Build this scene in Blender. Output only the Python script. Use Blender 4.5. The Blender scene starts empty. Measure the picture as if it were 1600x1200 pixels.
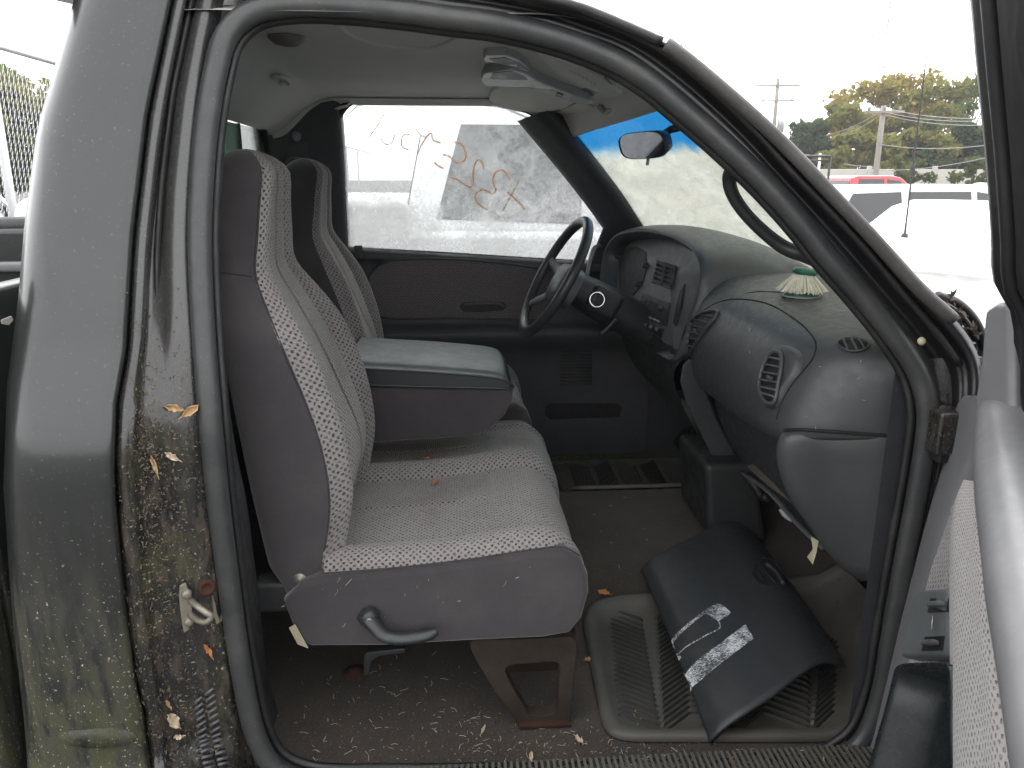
import bpy, bmesh, math, random
import numpy as np
from mathutils import Vector, Matrix
R = math.radians
random.seed(7); rng = np.random.default_rng(11)
SC = bpy.context.scene
COL = SC.collection

# ------------------------------------------------------------------ camera, sky, sun, exposure
F, PITCH, YAW = 1200.0, R(15), R(4)
CAM = np.array([0.0, -1.11, 1.51])
fw = np.array([math.sin(YAW)*math.cos(PITCH), math.cos(YAW)*math.cos(PITCH), -math.sin(PITCH)])
rt = np.array([math.cos(YAW), -math.sin(YAW), 0.0])
up = np.cross(rt, fw)
cd = bpy.data.cameras.new('camera')
cd.sensor_width = 36; cd.lens = 36*F/1600; cd.clip_start = 0.02; cd.clip_end = 2000
co = bpy.data.objects.new('camera', cd); COL.objects.link(co)
co.location = CAM; co.rotation_euler = (R(90)-PITCH, 0, -YAW)
SC.camera = co
SUN_EL, SUN_AZ = R(58), R(35)          # azimuth measured from +Y clockwise
w = bpy.data.worlds.new('World'); SC.world = w; w.use_nodes = True
nt = w.node_tree; nt.nodes.clear()
sky = nt.nodes.new('ShaderNodeTexSky'); sky.sky_type = 'NISHITA'; sky.sun_disc = False
sky.sun_elevation = SUN_EL; sky.sun_rotation = SUN_AZ; sky.dust_density = 4.0; sky.air_density = 1.0; sky.ozone_density = 1.0
hs = nt.nodes.new('ShaderNodeHueSaturation'); hs.inputs['Saturation'].default_value = 0.12
bg = nt.nodes.new('ShaderNodeBackground'); bg.inputs['Strength'].default_value = 0.15
ow = nt.nodes.new('ShaderNodeOutputWorld')
ov = nt.nodes.new('ShaderNodeMix'); ov.data_type = 'RGBA'; ov.inputs[0].default_value = .72; ov.inputs[7].default_value = (6.35, 6.35, 6.4, 1)   # even cloud cover over the clear sky
nt.links.new(sky.outputs[0], hs.inputs['Color']); nt.links.new(hs.outputs[0], ov.inputs[6]); nt.links.new(ov.outputs[2], bg.inputs[0]); nt.links.new(bg.outputs[0], ow.inputs[0])
sd = bpy.data.lights.new('sun', 'SUN'); sd.energy = 1.3; sd.angle = R(35); sd.color = (1, .97, .93)
so = bpy.data.objects.new('sun', sd); COL.objects.link(so)
sdir = Vector((math.sin(SUN_AZ)*math.cos(SUN_EL), math.cos(SUN_AZ)*math.cos(SUN_EL), math.sin(SUN_EL)))
so.rotation_euler = (-sdir).to_track_quat('-Z', 'Y').to_euler(); so.location = (0, 0, 30)
SC.view_settings.view_transform = 'Standard'; SC.view_settings.look = 'None'
SC.view_settings.gamma = 1; SC.view_settings.use_curve_mapping = False
SC.view_settings.exposure = 1.85
SC.cycles.max_bounces = 8; SC.cycles.transparent_max_bounces = 16; SC.cycles.diffuse_bounces = 5

# ------------------------------------------------------------------ pixel rays of the 1600x1200 photograph
def ray(u, v): return (u-800)*rt + (600-v)*up + F*fw
def PY(u, v, y): d = ray(u, v); return CAM + d*(y-CAM[1])/d[1]
def PZ(u, v, z): d = ray(u, v); return CAM + d*(z-CAM[2])/d[2]
def PX(u, v, x): d = ray(u, v); return CAM + d*(x-CAM[0])/d[0]
def prof(z):                       # tumblehome of the near cab side (y of the door seal at height z)
    t = max(0.0, z-1.15); return 0.19*t + 0.07*t*t
def PS(u, v, off=0.0):             # ray against the cab side; off may depend on height
    d = ray(u, v); g = off if callable(off) else (lambda z: off)
    lo, hi = 0.0005, 0.004
    for _ in range(46):
        m = (lo+hi)/2; p = CAM+d*m
        if p[1] < prof(p[2])+g(p[2]): lo = m
        else: hi = m
    return CAM+d*(lo+hi)/2
def tab(t, x): a = np.array(t, float); o = np.argsort(a[:, 0]); return float(np.interp(x, a[o, 0], a[o, 1]))

# ------------------------------------------------------------------ mesh helpers
def cr(pts, n, closed=False):
    """smooth resampling of a polyline (Catmull-Rom on chord length), n points"""
    P = np.array(pts, float)
    if closed: P = np.vstack([P, P[:1]])
    if len(P) == 2:
        t = np.linspace(0, 1, n)[:, None]; return P[0]*(1-t)+P[1]*t
    L = np.r_[0, np.cumsum(np.sqrt(np.maximum(np.linalg.norm(np.diff(P, axis=0), axis=1), 1e-9)))]
    if closed: ext = np.vstack([P[-2], P, P[1]]); T = np.r_[L[0]-(L[-1]-L[-2]), L, L[-1]+(L[1]-L[0])]
    else: ext = np.vstack([2*P[0]-P[1], P, 2*P[-1]-P[-2]]); T = np.r_[L[0]-(L[1]-L[0]), L, L[-1]+(L[-1]-L[-2])]
    M = np.gradient(ext, T, axis=0)[1:-1]
    xs = np.linspace(0, L[-1], n, endpoint=not closed)
    i = np.clip(np.searchsorted(L, xs, side='right')-1, 0, len(L)-2)
    h = (L[i+1]-L[i])[:, None]; t = ((xs-L[i])[:, None])/h
    return ((2*t**3-3*t**2+1)*P[i] + (t**3-2*t**2+t)*h*M[i] + (-2*t**3+3*t**2)*P[i+1] + (t**3-t**2)*h*M[i+1])

def link(name, me, parent=None):
    o = bpy.data.objects.new(name, me); COL.objects.link(o)
    if parent is not None:
        o.parent = parent
        o.matrix_parent_inverse = Matrix.Translation(-wloc(parent))
    return o
def wloc(o):
    l = Vector(o.location)
    if o.parent is not None and o.type == 'EMPTY': l = Vector(o.location)
    return l
def setm(me, mats):
    for m in (mats if isinstance(mats, (list, tuple)) else [mats]): me.materials.append(m)
def mesh(name, vs, fs, mat, parent=None, smooth=False, uv=None, midx=None):
    me = bpy.data.meshes.new(name); me.from_pydata([tuple(map(float, p)) for p in vs], [], fs); setm(me, mat)
    if uv is not None:
        l = me.uv_layers.new(name='UVMap')
        idx = np.empty(len(me.loops), int); me.loops.foreach_get('vertex_index', idx)
        l.data.foreach_set('uv', np.asarray(uv, np.float32)[idx].ravel())
    if midx is not None: me.polygons.foreach_set('material_index', midx)
    if smooth: me.polygons.foreach_set('use_smooth', [True]*len(me.polygons))
    me.update(); return link(name, me, parent)
def bmobj(name, bm, mat, parent=None, smooth=False):
    me = bpy.data.meshes.new(name); bm.normal_update(); bm.to_mesh(me); bm.free(); setm(me, mat)
    if smooth: me.polygons.foreach_set('use_smooth', [True]*len(me.polygons))
    return link(name, me, parent)
def mod(o, kind, **k):
    m = o.modifiers.new(kind.lower(), kind)
    for a, b in k.items(): setattr(m, a, b)
    return o
def solid(o, t, off=-1): return mod(o, 'SOLIDIFY', thickness=t, offset=off)
def bev(o, w_=.004, s=2, ang=40):
    mod(o, 'BEVEL', width=w_, segments=s, limit_method='ANGLE', angle_limit=R(ang))
    o.data.polygons.foreach_set('use_smooth', [True]*len(o.data.polygons))
    mod(o, 'WEIGHTED_NORMAL', keep_sharp=True); return o
def grid(name, rows, mat, parent=None, nu=None, nv=None, cu=False, cv=False, midx=None, flip=False):
    """rows: list of equal-length point lists; optional smooth resampling across (nu) and along (nv); uv in metres"""
    A = np.array(rows, float)
    if nu: A = np.array([cr(r_, nu, cu) for r_ in A])
    if nv: A = np.array([cr(A[:, j], nv, cv) for j in range(A.shape[1])]).transpose(1, 0, 2)
    n, m = A.shape[:2]
    du = np.linalg.norm(np.diff(A, axis=1), axis=2).mean(0); dv = np.linalg.norm(np.diff(A, axis=0), axis=2).mean(1)
    U = np.r_[0, np.cumsum(du)]; W = np.r_[0, np.cumsum(dv)]
    uv = np.stack(np.meshgrid(U, W), -1).reshape(-1, 2)
    fs = []; mi = []
    for i in range(n if cv else n-1):
        for j in range(m if cu else m-1):
            a, b = i*m+j, i*m+(j+1) % m; c, d = ((i+1) % n)*m+(j+1) % m, ((i+1) % n)*m+j
            fs.append((a, d, c, b) if flip else (a, b, c, d))
            if midx: mi.append(midx(i/(n-1), j/(m-1)))
    return mesh(name, A.reshape(-1, 3), fs, mat, parent, True, uv, mi if midx else None)
def frame_at(T):
    T = T/np.linalg.norm(T); a = np.array([0, 0, 1.0]) if abs(T[2]) < .9 else np.array([1.0, 0, 0])
    s = np.cross(T, a); s /= np.linalg.norm(s); return s, np.cross(s, T)
def tube(name, pts, r, mat, parent=None, n=None, k=8, closed=False, caps=True, sq=1.0, refn=None):
    """tube along points; r number or list; sq flattens; refn fixes the side direction"""
    P = cr(pts, n, closed) if n else np.array(pts, float)
    N = len(P); rr = np.full(N, r) if np.isscalar(r) else np.interp(np.linspace(0, 1, N), np.linspace(0, 1, len(r)), r)
    vs = []; ps = None
    for i in range(N):
        T = (P[(i+1) % N]-P[i-1]) if closed else (P[min(i+1, N-1)]-P[max(i-1, 0)])
        T = T/(np.linalg.norm(T)+1e-12)
        if refn is not None:
            s = np.cross(T, refn); s /= np.linalg.norm(s)
        elif ps is None: s = frame_at(T)[0]
        else:
            s = ps-T*np.dot(ps, T); s /= np.linalg.norm(s)
        ps = s; q = np.cross(s, T)
        for j in range(k):
            a = 2*math.pi*j/k; vs.append(P[i]+rr[i]*(math.cos(a)*s+sq*math.sin(a)*q))
    fs = []
    for i in range(N if closed else N-1):
        for j in range(k):
            a, b = i*k+j, i*k+(j+1) % k; i2 = (i+1) % N
            fs.append((a, b, i2*k+(j+1) % k, i2*k+j))
    if caps and not closed: fs += [tuple(range(k))[::-1], tuple((N-1)*k+j for j in range(k))]
    o = mesh(name, vs, fs, mat, parent, True); return o
def prism(name, outline, vec, mat, parent=None, bw=.004, seg=2, ang=40):
    """closed planar outline extruded by vec, bevelled"""
    P = np.array(outline, float); n = len(P); vec = np.array(vec, float)
    vs = np.vstack([P, P+vec]); fs = [tuple(range(n))[::-1], tuple(range(n, 2*n))]
    fs += [(i, (i+1) % n, n+(i+1) % n, n+i) for i in range(n)]
    o = mesh(name, vs, fs, mat, parent)
    bm = bmesh.new(); bm.from_mesh(o.data); bmesh.ops.recalc_face_normals(bm, faces=bm.faces); bm.to_mesh(o.data); bm.free()
    if bw: bev(o, bw, seg, ang)
    return o
def box(name, c, s, mat, parent=None, bw=.003, rot=None, seg=2):
    h = np.array(s)/2; vs = [np.array([x, y, z])*h for x in (-1, 1) for y in (-1, 1) for z in (-1, 1)]
    if rot is not None: vs = [np.array(Matrix(rot) @ Vector(p)) for p in vs]
    vs = [p+np.array(c) for p in vs]
    o = mesh(name, vs, [(0, 1, 3, 2), (4, 6, 7, 5), (0, 4, 5, 1), (2, 3, 7, 6), (0, 2, 6, 4), (1, 5, 7, 3)], mat, parent)
    if bw: bev(o, bw, seg)
    return o
def lathe(name, prf, c, ax, mat, parent=None, k=24, smooth=True):
    """profile [(r,h)] about axis ax through c"""
    ax = np.array(ax, float); ax /= np.linalg.norm(ax); s, q = frame_at(ax); vs = []
    for r_, h in prf:
        for j in range(k):
            a = 2*math.pi*j/k; vs.append(np.array(c)+ax*h+r_*(math.cos(a)*s+math.sin(a)*q))
    fs = [(i*k+j, i*k+(j+1) % k, (i+1)*k+(j+1) % k, (i+1)*k+j) for i in range(len(prf)-1) for j in range(k)]
    o = mesh(name, vs, fs, mat, parent, smooth)
    bm = bmesh.new(); bm.from_mesh(o.data); bmesh.ops.recalc_face_normals(bm, faces=bm.faces); bm.to_mesh(o.data); bm.free()
    return o
def empty(name, loc, parent=None):
    o = bpy.data.objects.new(name, None); COL.objects.link(o); o.empty_display_size = .1
    if parent is not None:
        o.parent = parent; o.matrix_parent_inverse = Matrix.Translation(-Vector(parent.location))
    o.location = loc; return o
def tag(o, label=None, cat=None, group=None, kind=None):
    if label: o['label'] = label
    if cat: o['category'] = cat
    if group: o['group'] = group
    if kind: o['kind'] = kind
    return o

from mathutils.bvhtree import BVHTree
def bvh(*objs):
    vs, fs = [], []
    for o in objs:
        k = len(vs); vs += [v.co.copy() for v in o.data.vertices]; fs += [[i+k for i in p.vertices] for p in o.data.polygons]
    return BVHTree.FromPolygons(vs, fs)
def hit(tree, u, v, lift=.0):
    d = Vector(ray(u, v)).normalized(); h, n, _, _ = tree.ray_cast(Vector(CAM), d)
    if h is None:                  # ray just misses the surface: take its closest point
        best = None
        for t in np.linspace(.8, 3.2, 49):
            q, qn, _, ds = tree.find_nearest(Vector(CAM)+d*float(t))
            if q is not None and (best is None or ds < best[2]): best = (q, qn, ds)
        if best is None or best[2] > .06: return None, None
        h, n = best[0], best[1]
    if n.dot(d) > 0: n = -n
    return np.array(h+n*lift), np.array(n)


# ------------------------------------------------------------------ materials
MATS = {}
class NB:
    def __init__(s, name):
        s.m = bpy.data.materials.new(name); s.m.use_nodes = True; s.t = s.m.node_tree; s.t.nodes.clear()
        s.out = s.t.nodes.new('ShaderNodeOutputMaterial'); MATS[name] = s.m
    def n(s, k, **kw):
        o = s.t.nodes.new('ShaderNode'+k)
        for a, b in kw.items(): setattr(o, a, b)
        return o
    def l(s, a, b): s.t.links.new(a, b)
    def set(s, sock, v):
        if hasattr(v, 'is_output') or isinstance(v, bpy.types.NodeSocket): s.l(v, sock)
        else: sock.default_value = (*v, 1) if isinstance(v, tuple) and len(v) == 3 and sock.type == 'RGBA' else v
    def pos(s): return s.n('NewGeometry').outputs['Position']
    def uv(s): return s.n('TexCoord').outputs['UV']
    def obj(s): return s.n('TexCoord').outputs['Object']
    def scale(s, vec, sc):
        o = s.n('Mapping'); s.l(vec, o.inputs[0]); o.inputs['Scale'].default_value = sc; return o.outputs[0]
    def noise(s, vec, sc, det=4, rough=.55, dist=0):
        o = s.n('TexNoise'); s.l(vec, o.inputs['Vector']); o.inputs['Scale'].default_value = sc; o.inputs['Detail'].default_value = det
        o.inputs['Roughness'].default_value = rough; o.inputs['Distortion'].default_value = dist; return o.outputs['Fac']
    def ramp(s, fac, a, b, ca=(0, 0, 0), cb=(1, 1, 1)):
        o = s.n('ValToRGB'); s.l(fac, o.inputs[0]); e = o.color_ramp.elements
        e[0].position = a; e[1].position = b; e[0].color = (*ca, 1); e[1].color = (*cb, 1); return o.outputs[0]
    def mr(s, v, a, b, c=0., d=1.):
        o = s.n('MapRange', interpolation_type='SMOOTHSTEP'); s.set(o.inputs[0], v)
        for i, x in zip((1, 2, 3, 4), (a, b, c, d)): o.inputs[i].default_value = x
        return o.outputs[0]
    def mth(s, op, a, b=None, c=None):
        o = s.n('Math', operation=op); s.set(o.inputs[0], a)
        if b is not None: s.set(o.inputs[1], b)
        if c is not None: s.set(o.inputs[2], c)
        return o.outputs[0]
    def mix(s, f, a, b):
        o = s.n('Mix', data_type='RGBA'); s.set(o.inputs[0], f); s.set(o.inputs[6], a); s.set(o.inputs[7], b); return o.outputs[2]
    def sep(s, v): o = s.n('SeparateXYZ'); s.l(v, o.inputs[0]); return o.outputs
    def bump(s, h, st, d=.002):
        o = s.n('Bump'); s.l(h, o.inputs['Height']); o.inputs['Strength'].default_value = st; o.inputs['Distance'].default_value = d; return o.outputs[0]
    def bsdf(s, col, rough=.5, metal=0., coat=0., spec=.5, bump=None, sheen=0.):
        b = s.n('BsdfPrincipled'); s.set(b.inputs['Base Color'], col); s.set(b.inputs['Roughness'], rough)
        b.inputs['Metallic'].default_value = metal; s.set(b.inputs['Coat Weight'], coat); b.inputs['Coat Roughness'].default_value = .12
        b.inputs['Specular IOR Level'].default_value = spec; b.inputs['Sheen Weight'].default_value = sheen; b.inputs['Sheen Roughness'].default_value = .5
        if bump is not None: s.l(bump, b.inputs['Normal'])
        return b.outputs[0]
    def end(s, sh): s.l(sh, s.out.inputs[0]); return s.m

def plain(name, col, rough=.5, metal=0., var=.25, vs=18., bs=0., bst=.3, coat=0., spec=.5, dust=0., dcol=(.33, .31, .27), sheen=0., dscale=9.):
    """base colour with blotchy variation, optional fine relief and specks of dust"""
    b = NB(name); p = b.pos()
    c = b.mix(b.noise(p, vs, 5), tuple(x*(1-var) for x in col), tuple(min(1, x*(1+var)) for x in col))
    r_ = b.mr(b.noise(p, vs*2.3, 3), .3, .7, rough*.85, min(1, rough*1.15))
    if dust:
        d1 = b.ramp(b.noise(p, dscale, 6, .7), .48, .78); d2 = b.ramp(b.noise(p, 260, 2), .66, .74)
        f = b.mth('MULTIPLY', b.mth('ADD', b.mth('MULTIPLY', d1, .55), d2), dust)
        c = b.mix(f, c, dcol)
    bp = b.bump(b.noise(p, bs, 3, .6), bst, .001) if bs else None
    return b.end(b.bsdf(c, r_, metal, coat, spec, bp, sheen))

def tweed(name, p_, light, dark, dots, bst=.8, dirt=.3, lo=.05, hi=.6):
    """waffle-woven upholstery on uv in metres"""
    b = NB(name); uv = b.uv(); wob = b.n('VectorMath', operation='ADD')
    nz = b.n('TexNoise'); b.l(uv, nz.inputs[0]); nz.inputs['Scale'].default_value = 85; nz.inputs['Detail'].default_value = 2
    sc = b.n('VectorMath', operation='SCALE'); b.l(nz.outputs['Color'], sc.inputs[0]); sc.inputs[3].default_value = p_*.6
    b.l(uv, wob.inputs[0]); b.l(sc.outputs[0], wob.inputs[1]); x, y, _ = b.sep(wob.outputs[0])
    w_ = 2*math.pi/p_
    sx = b.mth('SINE', b.mth('MULTIPLY', x, w_)); sy = b.mth('SINE', b.mth('MULTIPLY', y, w_))
    f = b.mth('MULTIPLY', sx, sy)
    d = b.mth('MULTIPLY', b.mr(f, lo, hi), b.mr(b.noise(uv, 150, 2, .6), .25, .6, .35, 1.))
    po = b.pos(); yarn = b.noise(b.scale(uv, (1, 3, 1)), 420, 3, .7)
    blot = b.noise(po, 7, 5)
    c = b.mix(yarn, tuple(x*.72 for x in light), tuple(min(1, x*1.3) for x in light))
    c = b.mix(b.mr(blot, .45, .8, 0, dirt), c, (.15, .115, .09))
    fl = b.ramp(b.noise(uv, 130, 1), .72, .76)
    c = b.mix(b.mth('MULTIPLY', fl, .35), c, (.32, .06, .09))
    fl2 = b.ramp(b.noise(b.scale(uv, (1, 1, 1)), 151, 1, .5, 1.), .73, .77)
    c = b.mix(b.mth('MULTIPLY', fl2, .3), c, (.07, .11, .28))
    c = b.mix(b.mth('MULTIPLY', d, dots), c, dark)
    h = b.mth('SUBTRACT', b.mth('MULTIPLY', yarn, .25), d)
    return b.end(b.bsdf(c, .95, 0, 0, .2, b.bump(h, bst, .0025), .25))

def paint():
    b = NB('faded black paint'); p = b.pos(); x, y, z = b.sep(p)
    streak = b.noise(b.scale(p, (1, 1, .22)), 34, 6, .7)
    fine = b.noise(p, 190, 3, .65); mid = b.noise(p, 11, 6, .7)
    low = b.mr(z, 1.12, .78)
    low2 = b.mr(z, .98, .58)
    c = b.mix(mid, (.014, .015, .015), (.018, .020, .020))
    pale_veil = b.mth('ADD', .015, b.mth('MULTIPLY', b.mr(b.noise(p, 3, 5, .6), .3, .75), .03))
    c = b.mix(b.mth('MULTIPLY', pale_veil, b.mr(z, 1.0, 1.3, .0, 1.)), c, (.30, .31, .30))  # pale film kept off the low paint, standing in for darker reflections there
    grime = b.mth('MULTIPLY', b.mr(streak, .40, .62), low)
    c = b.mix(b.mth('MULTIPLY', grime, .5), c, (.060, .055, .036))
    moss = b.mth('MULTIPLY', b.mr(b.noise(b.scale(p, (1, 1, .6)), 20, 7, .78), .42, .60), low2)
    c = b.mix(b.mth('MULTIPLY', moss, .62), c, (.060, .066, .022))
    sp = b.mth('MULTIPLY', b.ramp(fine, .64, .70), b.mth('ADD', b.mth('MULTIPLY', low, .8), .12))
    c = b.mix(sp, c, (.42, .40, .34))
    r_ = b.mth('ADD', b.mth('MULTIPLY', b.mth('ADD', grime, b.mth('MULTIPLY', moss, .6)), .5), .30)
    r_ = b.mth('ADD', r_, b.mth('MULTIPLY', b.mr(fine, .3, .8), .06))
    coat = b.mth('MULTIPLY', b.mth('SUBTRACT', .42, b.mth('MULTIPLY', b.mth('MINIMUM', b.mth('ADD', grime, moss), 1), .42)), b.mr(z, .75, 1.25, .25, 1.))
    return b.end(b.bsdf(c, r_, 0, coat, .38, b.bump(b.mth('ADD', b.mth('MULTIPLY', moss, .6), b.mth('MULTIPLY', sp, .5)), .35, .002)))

def jamb():
    b = NB('dirty black jamb paint'); p = b.pos(); x, y, z = b.sep(p)
    low = b.mr(z, 1.3, .95, .12, 1.)
    streak = b.noise(b.scale(p, (1, 1, .3)), 55, 6, .75); fine = b.noise(p, 170, 3, .7); mid = b.noise(p, 9, 6, .7)
    c = b.mix(mid, (.009, .009, .009), (.02, .02, .02))
    c = b.mix(b.mr(z, 1.2, 1.4, 0., .09), c, (.30, .31, .30))  # upper jamb colour lightened to stand for the sky it reflects
    g = b.mth('MULTIPLY', b.mr(streak, .47, .66), low)
    c = b.mix(b.mth('MULTIPLY', g, .6), c, (.085, .062, .04))
    c = b.mix(b.mth('MULTIPLY', b.mth('MULTIPLY', b.mr(mid, .5, .7), low), .5), c, (.06, .058, .026))
    sp = b.mth('MULTIPLY', b.ramp(fine, .62, .67), b.mth('MULTIPLY', low, b.mr(mid, .35, .6, .2, 1)))
    c = b.mix(sp, c, (.36, .32, .24))
    r_ = b.mth('ADD', b.mth('MULTIPLY', b.mth('ADD', g, sp), .5), .26)
    return b.end(b.bsdf(c, r_, 0, b.mth('MULTIPLY', b.mth('SUBTRACT', 1, g), .4), .5, b.bump(b.mth('ADD', g, sp), .3, .002)))

def dirtyglass(name, tint, dirt_lo, dirt_hi, dcol, sc, zr=None, patch=0., band=None):
    """pane: clear tinted part mixed with a dirt film (diffuse + translucent) by noise"""
    b = NB(name); p = b.pos(); x, y, z = b.sep(p)
    big = b.noise(p, sc*.25, 5, .6); fine = b.noise(p, sc*9, 4, .75); md = b.noise(b.scale(p, (1, .55, 1.0)), sc*1.7, 7, .75, .8)
    f = b.mr(b.mth('ADD', b.mth('MULTIPLY', big, .45), b.mth('ADD', b.mth('MULTIPLY', fine, .28), b.mth('MULTIPLY', md, .35))), .36, .68, dirt_lo, dirt_hi)
    if zr: f = b.mth('MULTIPLY', f, b.mr(z, zr[0], zr[1], 1., zr[2]))
    tcol = tint
    if band: tcol = b.mix(band(b, x, y, z), tint, (.14, .42, .64))
    tr = b.n('BsdfTransparent'); b.set(tr.inputs[0], tcol)
    gl = b.n('BsdfGlossy'); gl.inputs['Roughness'].default_value = .05; gl.inputs[0].default_value = (1, 1, 1, 1)
    fr = b.n('Fresnel'); fr.inputs[0].default_value = 1.45
    m0 = b.n('MixShader'); b.l(b.mth('MULTIPLY', fr.outputs[0], .8), m0.inputs[0]); b.l(tr.outputs[0], m0.inputs[1]); b.l(gl.outputs[0], m0.inputs[2])
    dc = b.mix(b.mr(md, .3, .7), tuple(c*.72 for c in dcol), dcol)
    if band: dc = b.mix(band(b, x, y, z), dc, (.09, .28, .43))
    df = b.n('BsdfDiffuse'); b.set(df.inputs[0], dc); tl = b.n('BsdfTranslucent'); b.set(tl.inputs[0], dc)
    m1 = b.n('MixShader'); m1.inputs[0].default_value = .82; b.l(df.outputs[0], m1.inputs[1]); b.l(tl.outputs[0], m1.inputs[2])
    m2 = b.n('MixShader'); b.set(m2.inputs[0], f); b.l(m0.outputs[0], m2.inputs[1]); b.l(m1.outputs[0], m2.inputs[2])
    return b.end(m2.outputs[0])

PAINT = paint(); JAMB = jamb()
SEAL = plain('weathered rubber seal', (.030, .031, .032), .42, var=.35, vs=30, bs=240, bst=.12, dust=.16, spec=.55)
RAILM = plain('clean black frame paint', (.010, .010, .0115), .34, var=.2, coat=.3, dust=.05)
DUSTY = plain('dusty grey moulding', (.075, .072, .070), .7, var=.3, vs=60, bs=200, bst=.3, dust=.3)
RIBM = plain('dark worn mat rib', (.030, .030, .027), .5, var=.3, dust=.12, dcol=(.16, .13, .09))
SEALD = plain('black rubber channel', (.010, .010, .011), .5, var=.3, dust=.10)
DASH = plain('slate grey dashboard plastic', (.050, .0525, .0535), .44, var=.05, vs=26, bs=420, bst=.04, dust=.05, spec=.5)
DASHD = plain('dark charcoal plastic', (.021, .022, .023), .5, var=.15, bs=420, bst=.05, dust=.06)
TRIM = plain('charcoal interior trim', (.034, .035, .038), .55, var=.15, bs=400, bst=.06, dust=.05)
TRIML = plain('mid grey door trim plastic', (.155, .155, .16), .36, var=.10, bs=400, bst=.05, dust=.08)
TRIMM = plain('dark grey door trim plastic', (.070, .071, .076), .45, var=.12, bs=400, bst=.05, dust=.10)
BLACK = plain('matt black', (.008, .008, .009), .6)
HEAD = plain('grey beige headliner cloth', (.59, .58, .555), .95, var=.07, vs=5, bs=900, bst=.2, spec=.1)
VISOR = plain('pale grey visor vinyl', (.58, .56, .52), .75, var=.06, bs=400, bst=.05, spec=.3)
LGREY = plain('light grey console plastic', (.33, .33, .32), .4, var=.06, spec=.5)
TW_C = tweed('coarse grey tweed', .0126, (.250, .231, .226), (.016, .014, .014), .90, 1.0, .3, .05, .65)
TW_F = tweed('fine grey tweed', .0118, (.268, .246, .236), (.028, .025, .024), .92, 1.0, .60, .0, .75)
TW_D = tweed('door tweed', .0150, (.265, .245, .242), (.030, .026, .027), .92, .9, .1, .25, .75)
TW_K = tweed('dark door cloth', .0110, (.135, .122, .120), (.016, .015, .016), .85, .4, .2)
VELOUR = plain('dark mauve grey velour', (.051, .0470, .0492), .92, var=.18, vs=9, bs=700, bst=.2, spec=.15, dust=.07, sheen=.3)
VINYL = plain('grey green armrest vinyl', (.078, .088, .086), .40, var=.12, vs=14, bs=420, bst=.18, dust=.12)
VINYLD = plain('black armrest vinyl', (.022, .025, .026), .38, var=.15, bs=420, bst=.18)
RUST = plain('rusty bracket steel', (.030, .022, .017), .85, var=.55, vs=22, bs=190, bst=.5, spec=.25)
RUSTR = plain('red rust', (.050, .024, .016), .9, var=.5, vs=30, bs=200, bst=.6, spec=.2)
STEEL = plain('worn zinc steel', (.24, .22, .18), .5, .6, var=.35, vs=60)
CHROME = plain('chrome', (.75, .75, .74), .16, 1.)
RUBBER = plain('grey brown rubber mat', (.075, .072, .062), .55, var=.25, vs=10, bs=300, bst=.15, dust=.22, dcol=(.16, .13, .09))
HANDLE = plain('dark seat handle plastic', (.018, .020, .022), .4, var=.15, dust=.18)
PANELM = plain('black glovebox plastic', (.026, .028, .030), .47, var=.12, bs=400, bst=.05, dust=.05)
RED = plain('red plastic', (.55, .02, .02), .4)
TAPE = plain('yellowed paper tape', (.45, .40, .28), .8, var=.2)

def carpet():
    b = NB('dirty brown black carpet'); p = b.pos()
    big = b.noise(p, 3.2, 6, .65); f = b.noise(p, 340, 3, .7); m_ = b.noise(p, 24, 6, .7)
    c = b.mix(f, (.024, .021, .018), (.072, .062, .053))
    c = b.mix(b.mr(big, .38, .66, 0, .75), c, (.080, .065, .050))
    c = b.mix(b.mr(m_, .56, .74, 0, .6), c, (.068, .054, .044))
    c = b.mix(b.ramp(b.noise(p, 420, 2, .6), .69, .73), c, (.38, .35, .28))
    return b.end(b.bsdf(c, .95, 0, 0, .15, b.bump(b.mth('ADD', f, m_), .6, .004), .1))
CARPET = carpet()

# ================================================================== the pickup truck
TRUCK = empty('pickup_truck', (0.2, .83, 0))
tag(TRUCK, 'faded black pickup truck cab seen through its open passenger door', 'pickup truck')
def part(name, loc, label=None):
    o = empty(name, loc, TRUCK)
    if label: o['label'] = label
    return o

# ---- pixel curves of the rear door pillar (u at v)
uS = [(-80, 140), (0, 115), (150, 72), (200, 58), (350, 38), (470, 28), (600, 11), (760, 5), (950, 18), (1130, 38), (1300, 50)]
uG = [(-80, 284), (0, 267), (177, 230), (367, 207), (548, 196), (632, 181), (730, 178), (780, 180), (955, 196), (1060, 210), (1112, 222), (1182, 231), (1300, 245)]
uE1 = [(-80, 308), (0, 290), (133, 263), (233, 247), (383, 231), (530, 224), (590, 215), (660, 206), (730, 203), (780, 208), (955, 220), (1077, 240), (1182, 252), (1300, 262)]
uE2 = [(-80, 330), (0, 310), (143, 280), (300, 263), (383, 261), (485, 264), (590, 262), (730, 262), (955, 280), (1077, 300), (1182, 320), (1300, 330)]
uSo = [(-80, 352), (0, 336), (100, 317), (183, 307), (300, 297), (383, 294), (485, 299), (590, 308), (677, 317), (782, 328), (902, 339), (1025, 357), (1147, 373), (1300, 392)]
def ss(a, b, x): t = np.clip((x-a)/(b-a), 0, 1); return t*t*(3-2*t)
def skin(z):
    o = -.052 - .030*(1-ss(1.13, 1.30, z))
    o -= .024*(1-ss(.600, .640, z)) if z < .72 else 0
    o += .02*(1-ss(.535, .575, z))
    return o
rowsA, rowsB = [], []
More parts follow.
